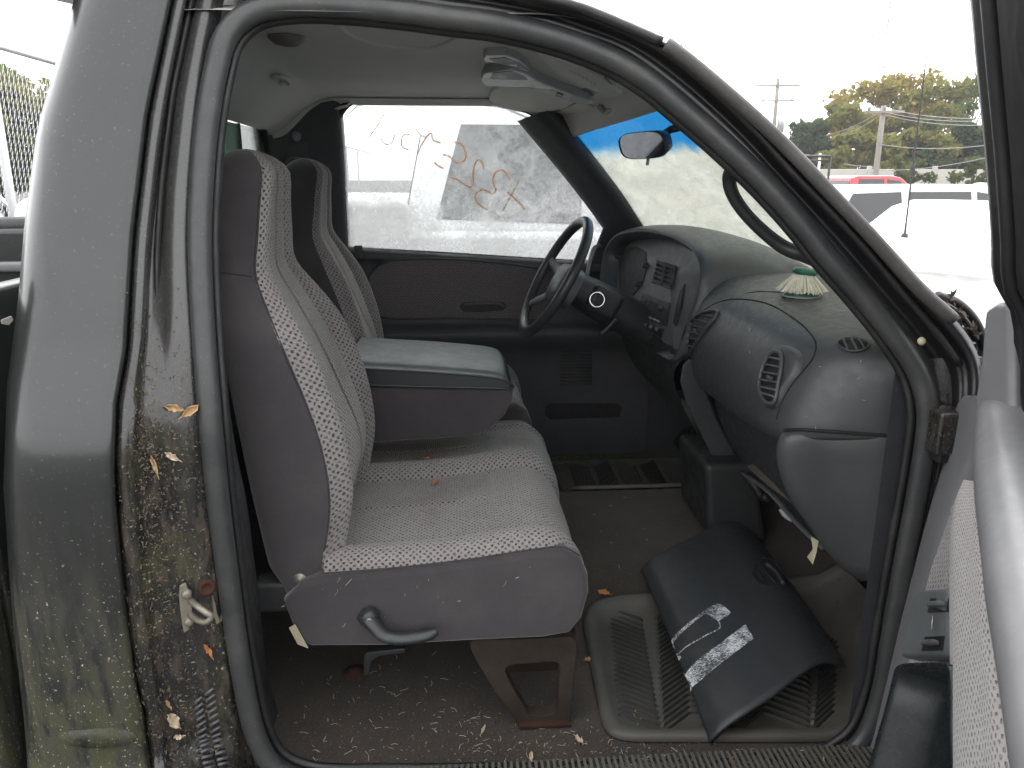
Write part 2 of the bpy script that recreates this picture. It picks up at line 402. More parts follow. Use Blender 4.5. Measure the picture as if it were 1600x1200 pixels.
for v in np.r_[np.linspace(-34, 500, 16), np.linspace(515, 650, 16), np.linspace(680, 1060, 10), np.linspace(1075, 1260, 22)]:
    g = lambda d: (lambda z: skin(z)+d)
    s, gg, e1, e2, so_ = (tab(t, v) for t in (uS, uG, uE1, uE2, uSo))
    p0 = PS(s, v, g(.045)); ch = np.interp(v, [380, 640], [1, .0])
    rowsA.append([p0+np.array([.03, .50, 0]), p0+np.array([-.035, .20, 0]), p0+np.array([-.022, .07, 0]), p0, PS(s+9, v, g(.018)), PS(s+24, v, g(.004)), PS(s+45, v, g(0)),
                  PS((s+gg)/2, v, g(-.004)), PS(gg-22, v, g(0)), PS(gg-7, v, g(.001)), PS(gg-1.5, v, g(.006)), PS(gg+1, v, g(.02)), PS(gg+3, v, g(.035))])
    ze = PS(so_, v, 0)[2]; D = -skin(ze)
    rowsB.append([PS(gg+2, v, g(.04)), PS(gg+4.5, v, g(.022)), PS(gg+8, v, g(.016)), PS(e1-5, v, g(.018)), PS(e1-1, v, g(.022)), PS(e1+2, v, g(.022+.03*ch)), PS(e1+6, v, g(.024+.034*ch+.004)),
                  PS((e1*2+e2)/3, v, g(.06*ch+(1-ch)*(.026+.3*(D-.03)))), PS(e2-4, v, g(.062*ch+(1-ch)*(.026+.55*(D-.03)))), PS(e2, v, g(.046*ch+(1-ch)*(.026+.6*(D-.03)))),
                  PS((e2+so_)/2, v, g(.043*ch+(1-ch)*(.026+.8*(D-.03)))), PS(so_-5, v, -.006), PS(so_, v, 0), PS(so_+4, v, .012), PS(so_+14, v, .02)])
tops = list(rowsA[0][2:11])+list(rowsB[0][2:])
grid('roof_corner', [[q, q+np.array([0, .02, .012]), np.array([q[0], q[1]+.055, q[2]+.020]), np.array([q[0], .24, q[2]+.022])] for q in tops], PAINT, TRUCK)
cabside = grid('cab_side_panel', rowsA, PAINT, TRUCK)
tag(cabside, 'faded black outer cab panel mottled with moss and dirt')
jb = grid('door_jamb', rowsB, JAMB, TRUCK)
tag(jb, 'black door jamb spattered with dirt and leaf bits')
# rubber lining of the upper channel
tube('rubber_strip', [PS((tab(uE1, v)+tab(uE2, v))/2+1, v, lambda z: skin(z)+.058) for v in np.linspace(-60, 500, 12)], [.0085]*8+[.004], SEALD, TRUCK, n=40, sq=.55)
# stamped oval in the lower cab corner
ov = [PS(155+66*math.cos(a)*(1 if math.cos(a) < 0 else .9), 1152+16*math.sin(a), lambda z: skin(z)-.001) for a in np.linspace(0, 2*math.pi, 28, endpoint=False)]
c_ = np.mean(ov, axis=0)
ring2 = [c_+(p-c_)*.82+np.array([0, -.006, 0]) for p in ov]
mesh('pressed_oval', ov+ring2+[c_+np.array([0, -.007, .004])], [(i, (i+1) % 28, 28+(i+1) % 28, 28+i) for i in range(28)]+[(28+i, 28+(i+1) % 28, 56) for i in range(28)], PAINT, TRUCK, True)

# ---- door seal loop
seal_px = [(312, 383), (314, 300), (322, 200), (337, 110), (354, 55), (392, 20), (450, 8), (530, 9), (635, 19), (700, 28), (767, 36), (835, 50), (902, 70), (970, 99), (1025, 134), (1056, 160), (1130, 224), (1200, 291), (1265, 364),
           (1287, 393), (1356, 472), (1405, 535), (1437, 588), (1450, 645), (1442, 723), (1412, 886), (1392, 1000), (1374, 1095), (1345, 1160), (1285, 1200), (1200, 1216), (1000, 1222), (800, 1224), (600, 1226),
           (480, 1222), (430, 1200), (402, 1155), (376, 1040), (356, 900), (341, 782), (329, 660), (318, 520)]
SP = [PS(u, v, -.002) for u, v in seal_px]
seal = tube('door_seal', SP, .0175, SEAL, TRUCK, n=220, k=12, closed=True, sq=.8, refn=np.array([0, 1.0, 0]))
tag(seal, 'grey weathered rubber seal around the door opening')
cen = np.mean(SP, axis=0)
lip = []
for i, p in enumerate(SP):
    T = SP[(i+1) % len(SP)]-SP[i-1]; nrm = np.cross(T, [0, 1, 0]); nrm /= np.linalg.norm(nrm)
    if np.dot(nrm, cen-p) < 0: nrm = -nrm
    lip.append(p+nrm*.0150+np.array([0, .022, 0]))
tube('seal_lip', lip, .0075, SEALD, TRUCK, n=220, k=8, closed=True, refn=np.array([0, 1.0, 0]))

# ---- roof rail and windscreen pillar on the near side (outside of the seal)
so_px = [(440, -14), (470, -10), (540, -11), (640, 1), (700, 10), (767, 17), (835, 29), (902, 50), (970, 74), (1037, 119), (1130, 200), (1200, 272), (1300, 385), (1375, 472), (1425, 532), (1457, 590), (1467, 650), (1460, 730), (1432, 890)]
rg_px = [(430, -52), (470, -50), (560, -46), (660, -38), (730, -26), (800, -9), (869, 9), (947, 36), (1026, 74), (1100, 130), (1175, 200), (1237, 268), (1335, 370), (1412, 460), (1465, 522), (1500, 570), (1500, 650), (1480, 740), (1450, 895)]
ou_px = [(430, -84), (480, -82), (600, -75), (690, -58), (760, -38), (815, -14), (902, 9), (985, 42), (1060, 76), (1140, 145), (1212, 212), (1275, 275), (1365, 370), (1440, 455), (1492, 498), (1530, 560), (1530, 650), (1500, 745), (1470, 900)]
rowsR = []
for a, b_, c_ in zip(so_px, rg_px, ou_px):
    a, b_, c_ = map(np.array, (a, b_, c_)); m1 = a*.7+b_*.3; m2 = a*.45+b_*.55; m3 = b_*.75+c_*.25; m4 = b_*.35+c_*.65
    po = PS(*c_, -.040); inw = np.array([.0, .05, .002])
    rowsR.append([PS(*(a*1.0+(a-b_)*.15), .014), PS(*a, .004), PS(*m1, .016), PS(*m2, .012), PS(*(a*.2+b_*.8), -.014), PS(*b_, -.022), PS(*m3, -.016), PS(*(m3*.8+m4*.2), -.030), PS(*m4, -.044), PS(*c_, -.040), po+inw*.4, po+inw, po+inw*3])
rail = grid('roof_rail', rowsR, RAILM, TRUCK, nv=90)
tag(rail, 'black roof rail and windscreen pillar with stepped door frame')
tube('outer_seal', [PS(*p, -.026) for p in rg_px[2:16]], .0075, SEALD, TRUCK, n=70, sq=.8)
# drip moulding that ends at a notch
tube('drip_moulding', [PS(u, v, -.046) for u, v in [(690, -56), (760, -36), (820, -10), (902, 11), (985, 44), (1034, 66)]], .008, SEALD, TRUCK, n=30)
tube('pillar_moulding', [PS(u, v, -.046) for u, v in [(1041, 68), (1085, 102), (1160, 166), (1225, 226), (1300, 304), (1365, 373), (1435, 450), (1488, 498)]], .017, DUSTY, TRUCK, n=40, sq=.6)
# small round plug on the pillar base
lathe('trim_plug', [(0, .004), (.005, .0035), (.0065, 0)], PS(1440, 533, -.012), (-.2, -1, .2), TAPE, TRUCK, 12)
# outer roof skin: from the near rail across to the far side
rows = []
for x in (-.62, -.45, -.2, -.016, .167, .248, .300):
    zt = float(np.interp(x, [-.62, -.45, -.016, .167, .248, .328, .36], [1.76, 1.785, 1.79, 1.745, 1.717, 1.680, 1.672])); yy = .115
    rows.append([(x, yy, zt), (x, .16, zt+.008), (x+.04, .40, zt+.022), (x+.07, .83, zt+.028), (x+.04, 1.26, zt+.022), (x, 1.50, zt+.008), (x, 1.565, zt)])
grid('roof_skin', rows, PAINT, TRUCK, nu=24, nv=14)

# ---- B pillar interior lining beside the seat (near)
lin = []
for v in np.linspace(60, 1190, 16):
    ui = tab([(0, 366), (110, 351), (233, 340), (383, 330), (537, 336), (677, 351), (793, 364), (937, 379), (1112, 394), (1190, 412)], v)
    p = PS(ui, v, .03); wd = np.interp(v, [60, 700, 800, 1190], [.02, .02, .055, .10])
    lin.append([p+np.array([-.012, -.008, 0]), p, p+np.array([-.002, .03, 0]), p+np.array([-.004, .03+wd, 0]), p+np.array([-.16, .06+wd, 0])])
tag(grid('pillar_trim', lin, TRIM, TRUCK, nv=40), 'charcoal trim on the rear door pillar beside the passenger seat')

# ---- floor, hump, rear wall
def ss(a, b, x): t = np.clip((x-a)/(b-a), 0, 1); return t*t*(3-2*t)
def floor_z(x, y):
    z = .47 + .085*ss(.50, .66, y)*(1-ss(1.12, 1.26, y))*ss(-.3, .25, x)
    z += .62*max(0, x-.86)*(1 if x > .86 else 0)
    return z
xs = np.linspace(-.62, 1.30, 70); ys = np.r_[np.linspace(.004, .14, 6), np.linspace(.16, 1.62, 60)]
flo = grid('floor_carpet', [[(x, y, floor_z(x, y)) for y in ys] for x in xs], CARPET, TRUCK, flip=True)
tag(flo, 'dirty brown black floor carpet littered with straw and leaf bits')
sill = grid('door_sill', [[(x, -.10, .46), (x, -.095, .52), (x, -.08, .537), (x, -.05, .541), (x, -.015, .540), (x, .0, .532), (x, .008, .46)] for x in np.linspace(-.40, .82, 12)], JAMB, TRUCK, nu=24)
for i in range(96):
    x = -.25+i*.0105
    box('sill_rib', (x, -.038, .5415), (.0048, .060, .005), RUBBER, TRUCK, bw=0)
grid('firewall', [[(1.05, y, 1.22), (1.14, y, 1.1), (1.16, y, .8), (1.12, y, .50)] for y in (.05, .5, .83, 1.2, 1.64)], BLACK, TRUCK, nu=10)
for yk in (.045, 1.635): grid('kick_panel', [[(x, yk, 1.22), (x, yk, .8), (x, yk, .44)] for x in (.70, .9, 1.2)], TRIM, TRUCK)
grid('rear_wall', [[(-.60, y, .45), (-.60, y, .8), (-.605, y, 1.1), (-.61, y, 1.285)] for y in (.0, .4, .83, 1.26, 1.64)], TRIM, TRUCK)
# far B pillar and rear corner
rowsP = []
for z in np.linspace(.46, 1.79, 17):
    yy = 1.66-prof(z); xe = np.interp(z, [.5, 1.25, 1.70], [-.345, -.382, -.365])
    rowsP.append([(-.612, yy-.16, z), (-.606, yy-.10, z), (-.59, yy-.055, z), (-.55, yy-.03, z), (-.46, yy-.022, z), (xe-.03, yy-.02, z), (xe-.008, yy-.01, z), (xe, yy+.01, z), (xe, yy+.05, z)])
tag(grid('rear_pillar_trim', rowsP, TRIM, TRUCK, nu=24), 'charcoal pillar trim behind the driver seat')
blt = part('seat_belt', PY(462, 240, 1.57))
lathe('anchor_cap', [(0, .016), (.012, .014), (.016, .008), (.017, 0)], PY(463, 213, 1.522), (0.3, -1, 0), plain('belt anchor cap', (.20, .21, .22), .5), blt, 16)
box('height_slide', PY(463, 235, 1.538), (.075, .014, .15), DASHD, blt, .006)
tube('guide_loop', [PY(u, v, 1.505) for u, v in [(449, 252), (449, 262), (476, 262), (478, 253), (470, 249), (455, 249)]], .0055, TRIMM, blt, n=24, closed=True)
tube('buckle_frame', [PY(u, v, 1.508) for u, v in [(452, 266), (452, 290), (472, 290), (474, 268)]], .005, TRIMM, blt, n=20)
mesh('webbing', [PY(453, 264, 1.515), PY(474, 264, 1.515), PY(470, 560, 1.49), PY(449, 560, 1.49)], [(0, 1, 2, 3)], TRIMM, blt)
solid(bpy.data.objects['webbing'], .002)

# ---- rear window
RWIN = part('rear_window', (-.61, .83, 1.3))
GREEN = dirtyglass('green tinted rear glass', (.36, .47, .42), .25, .55, (.12, .15, .13), 6)
CLEARG = dirtyglass('clear rear glass', (.92, .95, .94), .0, .12, (.7, .7, .68), 6)
def pane(name, pts, t, m_, par):
    o = mesh(name, pts, [(0, 1, 2, 3)], m_, par); solid(o, t); return o
pane('pane', [(-.615, .20, 1.30), (-.615, 1.185, 1.30), (-.60, 1.185, 1.655), (-.60, .24, 1.655)], .004, GREEN, RWIN)
pane('pane', [(-.615, 1.20, 1.30), (-.615, 1.475, 1.30), (-.60, 1.455, 1.655), (-.60, 1.20, 1.655)], .004, CLEARG, RWIN)
tube('window_frame', [(-.607, .20, 1.30), (-.607, .23, 1.62), (-.597, .27, 1.665), (-.597, 1.42, 1.665), (-.597, 1.465, 1.64), (-.607, 1.48, 1.30)], .012, BLACK, RWIN, n=60, closed=True)
box('slider_bar', (-.606, 1.192, 1.478), (.014, .016, .36), BLACK, RWIN, .003)

# ---- headliner
def head_z(x, y):
    e = abs(y-.83)/.72
    z = 1.775 - .010*e**2 - .022*ss(.85, 1.0, e)
    z -= .115*ss(-.36, -.60, x)**1.5 + .062*ss(.12, .48, x) - .0
    return z
rows = []
for y in np.linspace(.125, 1.555, 44):
    e = abs(y-.83)/.72; xf = .47-.14*e**2.2
    rows.append([(x, y, head_z(x, y)) for x in np.r_[np.linspace(-.60, -.34, 10), np.linspace(-.30, xf, 22)]])
hl = grid('headliner', rows, HEAD, TRUCK); tag(hl, 'grey beige cloth headliner under the cab roof')
# ---- windscreen: bowed glass between the pillars
def ws(y, t):                    # t 0 = base, 1 = header
    e = abs(y-.83)/.72
    xb = 1.0-.30*e**2.4; zb = 1.235+.02*(1-e**2); xt = .480-.140*e**2.2; zt = 1.703-.03*e**2-.02*e**6
    b_ = .01*math.sin(math.pi*t)
    return (xb+(xt-xb)*t+b_*.7, y, zb+(zt-zb)*t+b_*.7)
def band(b, x, y, z):
    return b.mr(b.mth('ADD', z, b.mth('MULTIPLY', b.noise(b.pos(), 14, 4), .06)), 1.60, 1.645)
WSG = dirtyglass('dew and dirt covered windscreen', (.74, .80, .79), .35, .97, (.50, .495, .46), 12, band=band)
wsg = grid('windscreen', [[ws(y, t) for t in np.linspace(0, 1, 14)] for y in np.linspace(.155, 1.56, 30)], WSG, TRUCK)
tag(wsg, 'dirt filmed windscreen with a blue tint band along its top')
solid(wsg, .005)
rows = []
for y in np.linspace(.15, 1.56, 26):
    e = abs(y-.83)/.72; xf = .47-.14*e**2.2; z = head_z(xf-.03, y); g_ = np.array(ws(y, 1.0)); g2 = np.array(ws(y, .93))
    rows.append([(xf-.05, y, head_z(xf-.05, y)-.003), (xf-.02, y, z-.012), tuple(g2+np.array([-.03, 0, -.004])), tuple(g2+np.array([-.012, 0, .002])), tuple(g_+np.array([.0, 0, .004])), tuple(g_+np.array([.02, 0, .01]))])
grid('header_trim', rows, HEAD, TRUCK, nu=18)

# moulded bow, cap and hook in the headliner
th_ = bvh(hl)
def PHd(u, v, l_=.0): return hit(th_, u, v, l_)[0]
tube('moulded_ridge', [PHd(u, v) for u, v in [(525, 36), (545, 52), (580, 66), (630, 74), (670, 74), (700, 66), (722, 52), (735, 44)]], .008, HEAD, TRUCK, n=40, sq=.6)
lathe('dome_cap', [(0, -.020), (.022, -.017), (.034, -.007), (.037, .004)], PHd(447, 56), (.1, -.1, 1), plain('grey cap', (.16, .155, .15), .6), TRUCK, 20)
tube('coat_hook', [PHd(423, 118, .004), PHd(432, 112, .012), PHd(445, 114, .014), PHd(447, 123, .012), PHd(436, 128, .004)], .006, HEAD, TRUCK, n=18)
# ---- overhead console, visors
OC = part('overhead_console', (.2, .83, 1.74), 'grey overhead console with reading lamp recess')
def hprism(name, px, lift, th, m_, par, bw=.004): return prism(name, [PHd(u, v, lift) for u, v in px], (0, 0, th), m_, par, bw, 3)
hprism('console_body', [(752, 112), (758, 100), (800, 92), (828, 102), (842, 112), (880, 128), (925, 144), (932, 150), (915, 151), (870, 140), (834, 124), (790, 122), (758, 121)], .022, .03, LGREY, OC, .005)
hprism('lamp_recess', [(764, 108), (770, 98), (800, 94), (822, 103), (828, 110), (800, 110)], .0235, .004, DASHD, OC, .001)
hprism('lamp_lens', [(840, 116), (872, 128), (870, 134), (836, 123)], .025, .006, VISOR, OC, .002)
hprism('map_button', [(874, 130), (884, 133), (881, 138), (872, 136)], .0255, .006, DASHD, OC, .001)
hprism('rear_shade', [(755, 80), (760, 74), (790, 73), (812, 82), (830, 98), (824, 102), (800, 92), (770, 86), (757, 84)], .016, .02, LGREY, OC, .003)
hprism('shade_recess', [(764, 79), (790, 76), (814, 86), (828, 98), (800, 91), (772, 84)], .0175, .004, DASHD, OC, .001)
vd = hprism('sun_visor', [(764, 150), (768, 138), (786, 126), (850, 134), (905, 152), (930, 163), (926, 167), (885, 172), (838, 187), (800, 180), (774, 167)], .012, .016, VISOR, TRUCK, .005); vd['label'] = 'pale sun visor folded up on the driver side'
vp = hprism('sun_visor', [(842, 76), (856, 78), (890, 92), (930, 112), (960, 130), (974, 142), (955, 144), (905, 126), (868, 104)], .012, .016, VISOR, TRUCK, .005); vp['label'] = 'pale sun visor folded up on the passenger side'
for i in range(7):                 # embossed airbag notice
    u0 = 893+i*6.5; v0 = 98+i*3.6
    tube('embossed_letter', [PHd(u0, v0, .0145), PHd(u0+1.5, v0+6, .0145)], .0012, HEAD, vp, k=5)
tube('visor_rod', [PHd(938, 160, .012), PHd(946, 163, .02), PHd(958, 168, .012)], .008, LGREY, TRUCK, n=10)
# far windscreen pillar trim, near inner pillar trim
def pill(side, name, m_):
    rows = []
    for t in np.linspace(-.06, 1.16, 18):
        e = 1.0; y = .83+side*.70
        x, _, z = ws(y, t); x2 = x-.075-.02*(1-t)
        yo = (.83+side*(.83-prof(z)))
        rows.append([(x+.035, yo-side*.055, z+.01), (x+.01, yo-side*.095, z-.004), (x-.02, yo-side*.088, z-.014), (x-.055, yo-side*.05, z-.022), (x2-.005, yo-side*.014, z-.03), (x2-.012, yo+side*.01, z-.03)])
    return grid(name, rows, m_, TRUCK, nu=14)
tag(pill(1, 'windscreen_pillar_trim', TRIM), 'charcoal windscreen pillar trim on the driver side')
pl = []
for u, v in [(1010, 160), (1070, 205), (1130, 262), (1200, 335), (1275, 425), (1340, 500), (1390, 565), (1420, 620)]:
    p = PS(u, v, .03); pl.append([p+np.array([.012, -.02, .006]), p+np.array([.010, .0, .004]), p+np.array([.020, .03, .010]), np.array(ws(.165, float(np.clip((p[2]-1.235)/.42, 0, 1))))*.5+(p+np.array([.03, .035, .015]))*.5, np.array(ws(.175, float(np.clip((p[2]-1.235)/.42, 0, 1))))])
grid('windscreen_pillar_trim', pl, TRIM, TRUCK, nv=30, nu=10)
gh = tube('grab_handle', [PY(u, v, y) for u, v, y in [(1168, 262, .13), (1150, 262, .185), (1140, 276, .205), (1142, 296, .21), (1158, 325, .21), (1193, 362, .205), (1228, 388, .195), (1258, 398, .17), (1290, 408, .12)]],
          [.016, .0145, .0125, .0115, .0112, .0115, .0125, .014, .016], DASHD, TRUCK, n=50, k=10)
gh['label'] = 'black curved grab handle on the near windscreen pillar'
# mirror
MIR = part('rear_view_mirror', PY(1005, 225, .83), 'black rear view mirror hanging under the windscreen tint band')
mo = [PY(u, v, .83) for u, v in [(982, 205), (1003, 191), (1030, 214), (1034, 226), (1018, 246), (998, 259), (989, 250), (977, 224)]]
# mirror body faces the driver seat
mc = np.mean(mo, axis=0)
mn = np.array([-.93, -.26, -.30]); mn /= np.linalg.norm(mn); ms = np.cross(mn, [0, 0, 1]); ms /= np.linalg.norm(ms); mu = np.cross(ms, mn)
def mouter(k, d): return [mc+mn*d+ms*(k*.115*np.sign(math.cos(a))*abs(math.cos(a))**.55)+mu*(k*.033*np.sign(math.sin(a))*abs(math.sin(a))**.6) for a in np.linspace(0, 2*math.pi, 32, endpoint=False)]
r0 = mouter(1, 0); r1 = mouter(.97, .006); r2 = mouter(.8, -.028); r3 = mouter(.3, -.036)
mesh('mirror_housing', r1+r0+r2+r3, [(i+a*32, (i+1) % 32+a*32, (i+1) % 32+(a+1)*32, i+(a+1)*32) for a in range(3) for i in range(32)]+[tuple(96+i for i in range(32))], DASHD, MIR, True)
mesh('mirror_glass', mouter(.955, .0035), [tuple(range(32))], plain('mirror silver', (.34, .36, .40), .04, 1.), MIR)
tube('mirror_stalk', [mc-mn*.03, mc-mn*.05+np.array([.02, -.01, .02]), PY(1030, 202, .80)+np.array([.03, 0, 0]), PY(1052, 196, .80)+np.array([.04, 0, .0])], .009, BLACK, MIR, n=16)
tube('dip_lever', [mc-mn*.01-mu*.03, mc-mn*.01-mu*.03+np.array([-.005, -.01, -.02])], .004, LGREY, MIR, n=4)

# ================================================================== seats
yn_t = [(.75, .17), (1.25, .175), (1.30, .20), (1.36, .235), (1.46, .262), (1.52, .28), (1.56, .30)]
yf_t = [(.75, .67), (1.15, .665), (1.22, .63), (1.30, .56), (1.36, .50), (1.46, .465), (1.52, .445), (1.56, .43)]
bd_px = [(505, 862, .86), (514, 800, .94), (512, 760, .985), (500, 700, 1.06), (480, 640, 1.127), (440, 545, 1.234), (418, 490, 1.294), (398, 430, 1.356), (401, 370, 1.41), (404, 320, 1.46), (410, 270, 1.52)]
xb_t = []
for u, v, z in bd_px:
    p = PY(u, v, tab(yn_t, z)); xb_t.append((p[2], p[0]))
xb_t = [(.78, xb_t[0][1]-.012)]+xb_t+[(1.57, xb_t[-1][1]-.015)]
xr_t = [(.78, -.350), (.98, -.377), (1.15, -.395), (1.30, -.412), (1.36, -.418), (1.46, -.43), (1.52, -.43), (1.57, -.415)]
ZB = np.array([[t[0], t[1], 0] for t in sorted(xb_t)]); zsm = cr(ZB, 60); xb_s = [(a[0], a[1]) for a in zsm]
rows = []
zl = np.r_[np.linspace(.775, 1.50, 44), 1.52, 1.535, 1.547, 1.555, 1.5595]
for z in zl:
    yn, yf, xb, xr = tab(yn_t, z), tab(yf_t, z), tab(xb_s, z), tab(xr_t, z)
    k = 1-.0*z
    sh = {0: 1}.get(0)
    tfac = 1 if z <= 1.52 else math.sqrt(max(.04, 1-((z-1.52)/.041)**2))
    bfac = 1 if z > .83 else .6+.4*ss(.775, .83, z)
    yc, xc = (yn+yf)/2, (xb+xr)/2
    ws_ = (yf-yn)/.5; b_ = .020*(1-ss(1.20, 1.42, z))+.008
    lum = .022*math.exp(-((z-.98)/.10)**2)
    def half(s):      # s=-1 near, +1 far ; y measured from the edge inwards
        ye = yn if s < 0 else yf
        f_ = lambda d, x: (ye-s*d*ws_, x)
        return [f_(.004, xb), f_(.020, xb+.014), f_(.05, xb+.008+b_), f_(.085, xb+.010+b_*.4), f_(.105, xb+.004), f_(.13, xb+.010+lum*.6)]
    fr = cr(half(-1)[::-1] if False else [(yc, xb+.006+lum)]+half(-1)[::-1], 26)
    yy = lambda d, s: (yn if s < 0 else yf)-s*d
    back = cr([(yy(.004*ws_, -1), xb), (yy(0, -1), xb-.012), (yy(-.003, -1), (xb+xr)/2), (yy(.004, -1), xr+.016), (yy(.022, -1), xr), (yc, xr-.012), (yy(.022, 1), xr), (yy(.004, 1), xr+.016), (yy(-.003, 1), (xb+xr)/2), (yy(0, 1), xb-.012), (yy(.004*ws_, 1), xb)], 44)
    fl = cr(half(1)+[(yc, xb+.006+lum)], 26)
    sec = np.vstack([fr, back[1:], fl[1:-1]])
    rows.append([(xc+(x-xc)*tfac*bfac, yc+(y-yc)*(tfac if tfac < 1 else bfac if False else 1), z) for y, x in sec])
rows.append([tuple(np.mean(rows[-1], axis=0)+np.array([0, 0, .0015]))]*len(rows[-1]))
rows.insert(0, [tuple(np.mean(rows[0], axis=0))]*len(rows[0]))
nsec = len(rows[0])
def bm_idx(i, j):
    jj = int(round(j*(nsec-1)))
    if jj < 10: return 1
    if jj < 25: return 0
    if jj < 69: return 2
    if jj < 84: return 0
    return 1
PSEAT = part('passenger_seat', (0, .42, .47), 'grey tweed passenger seat with dark smooth cloth sides')
backrest = grid('backrest', rows, [TW_C, TW_F, VELOUR], PSEAT, cu=True, midx=bm_idx)
# seam where head section meets the side panel
bt = bvh(backrest)
def onto(tree, px, lift=.001): return [p for p in (hit(tree, u, v, lift)[0] for u, v in px) if p is not None]
PIPE = plain('seat seam thread', (.035, .032, .035), .9)
tube('side_seam', onto(bt, [(339, 426), (355, 427), (375, 429), (395, 432)], .0), .0016, PIPE, PSEAT, n=14, k=6)
tube('edge_piping', onto(bt, [(411, 262), (405, 320), (402, 370), (399, 428), (419, 488), (441, 543), (481, 638), (501, 698), (513, 760), (514, 810), (507, 858)], .0), .0020, PIPE, PSEAT, n=60, k=6)

# cushion: profile in x-z carried across y with bolsters
def cushion(name, prof_pts, y0, y1, parent, bol=.030, cw=.10, nx=90, mats=None, round_=.05):
    Pf = cr([(x, 0, z) for x, z in prof_pts], nx); T = np.gradient(Pf, axis=0); T /= np.linalg.norm(T, axis=1)[:, None]
    N = np.stack([-T[:, 2], 0*T[:, 0], T[:, 0]], 1); N[N[:, 2] < -.9] *= -1
    w_ = y1-y0
    ts = [0, .004, .014, .030, .055, cw-.012, cw, cw+.012]
    hs_ = [-.016, -.002, .010, bol*.75, bol*.9, bol*.45, bol*.0, bol*.12]
    yl = np.r_[ts, np.linspace(cw+.03, w_-cw-.03, 9), [w_-t for t in ts[::-1]]]
    hl_ = np.r_[hs_, bol*.14+.004*np.sin(np.linspace(0, math.pi, 9)), hs_[::-1]]
    yy = cr(np.stack([yl, hl_, 0*yl], 1), 120)
    rows = []
    for i in range(nx):
        t = i/(nx-1); rr = []
        seam = -.006*math.exp(-((t-.46)/.010)**2)
        for y, h, _ in yy:
            e = abs(2*y/w_-1); front = ss(.55, 1, t)
            d = round_*front*max(0, e-.55)**2/.2
            inner = 1 if cw+.01 < y < w_-cw-.01 else 0
            ms_ = -.005*math.exp(-((y-w_*.5)/.006)**2)*(1 if t < .46 else 0); p = Pf[i]+N[i]*(h*(1-.25*front)+(seam+ms_)*inner); rr.append((p[0]-d, y0+y, p[2]))
        rows.append(rr)
    def mi(i, j):
        y = yy[int(round(j*119))][0]; return 1 if cw+.002 < y < w_-cw-.006 else 0
    return grid(name, rows, mats or [TW_C, TW_F], parent, midx=mi, flip=True)
pf = [(-.252, .820), (-.20, .822), (-.10, .826), (.02, .836), (.10, .848), (.155, .850), (.19, .832), (.216, .794), (.226, .748), (.216, .705)]
cush = cushion('seat_cushion', pf, .1515, .685, PSEAT)
base_px = [(441, 942), (470, 912), (505, 894), (560, 890), (640, 883), (740, 871), (830, 857), (880, 853), (908, 868), (920, 895), (921, 930), (910, 968), (890, 992), (850, 999), (740, 1004), (600, 1012), (485, 1013), (468, 1004), (456, 980)]
ol = [PY(u, v+(7 if v < 900 else 0), .1475) for u, v in base_px]
sb = prism('seat_base', ol, (0, .045, 0), VELOUR, PSEAT, .014, 3, 60)
inr = [p+np.array([-.012 if p[0] > .1 else 0, .046, -.035 if p[2] > .76 else 0]) for p in ol]
sbi = prism('seat_pan', inr, (0, .445, 0), VELOUR, PSEAT, .010, 2, 60)
tube('base_seam', [PY(u, v, .147) for u, v in [(505, 896), (560, 892), (640, 885), (740, 873), (830, 859), (880, 855), (906, 868)]], .0016, PIPE, PSEAT, n=30, k=6)
# torn cover corner
mesh('torn_cover', [PY(452, 980, .146), PY(461, 975, .143), PY(482, 1012, .142), PY(466, 1006, .146)], [(0, 1, 2, 3)], TAPE, PSEAT)
solid(bpy.data.objects['torn_cover'], .002)
# recline handle: round boss, arm that bends to a flat grip
HD = tube('recline_handle', [PY(u, v, y) for u, v, y in [(570, 962, .142), (578, 968, .128), (588, 980, .120), (600, 992, .114), (620, 997, .112), (650, 995, .112), (675, 989, .114), (683, 985, .116)]],
          [.016, .0165, .0145, .0135, .0135, .0135, .0125, .007], HANDLE, PSEAT, n=40, k=12, sq=.75)
HD['label'] = 'dark plastic recline handle on the side of the seat base'
lathe('handle_boss', [(0, .010), (.012, .009), (.0175, .003), (.018, -.012)], PY(577, 967, .128), (0, -1, 0), HANDLE, PSEAT, 18)
lathe('handle_screw', [(0, .0), (.004, .0015), (.005, 0)], PY(577, 970, .1165), (0, -1, 0), STEEL, PSEAT, 12)
# hinge, recline bracket
box('recliner_cover', PY(432, 925, .20), (.07, .05, .06), DASHD, PSEAT, .008)
lathe('recliner_bolt', [(0, .006), (.008, .005), (.011, 0), (.016, -.002), (.017, -.006)], PY(468, 904, .168), (0, -1, .1), STEEL, PSEAT, 14)
box('buckle_stub', PY(561, 728, .66), (.02, .018, .012), RED, PSEAT, .003)
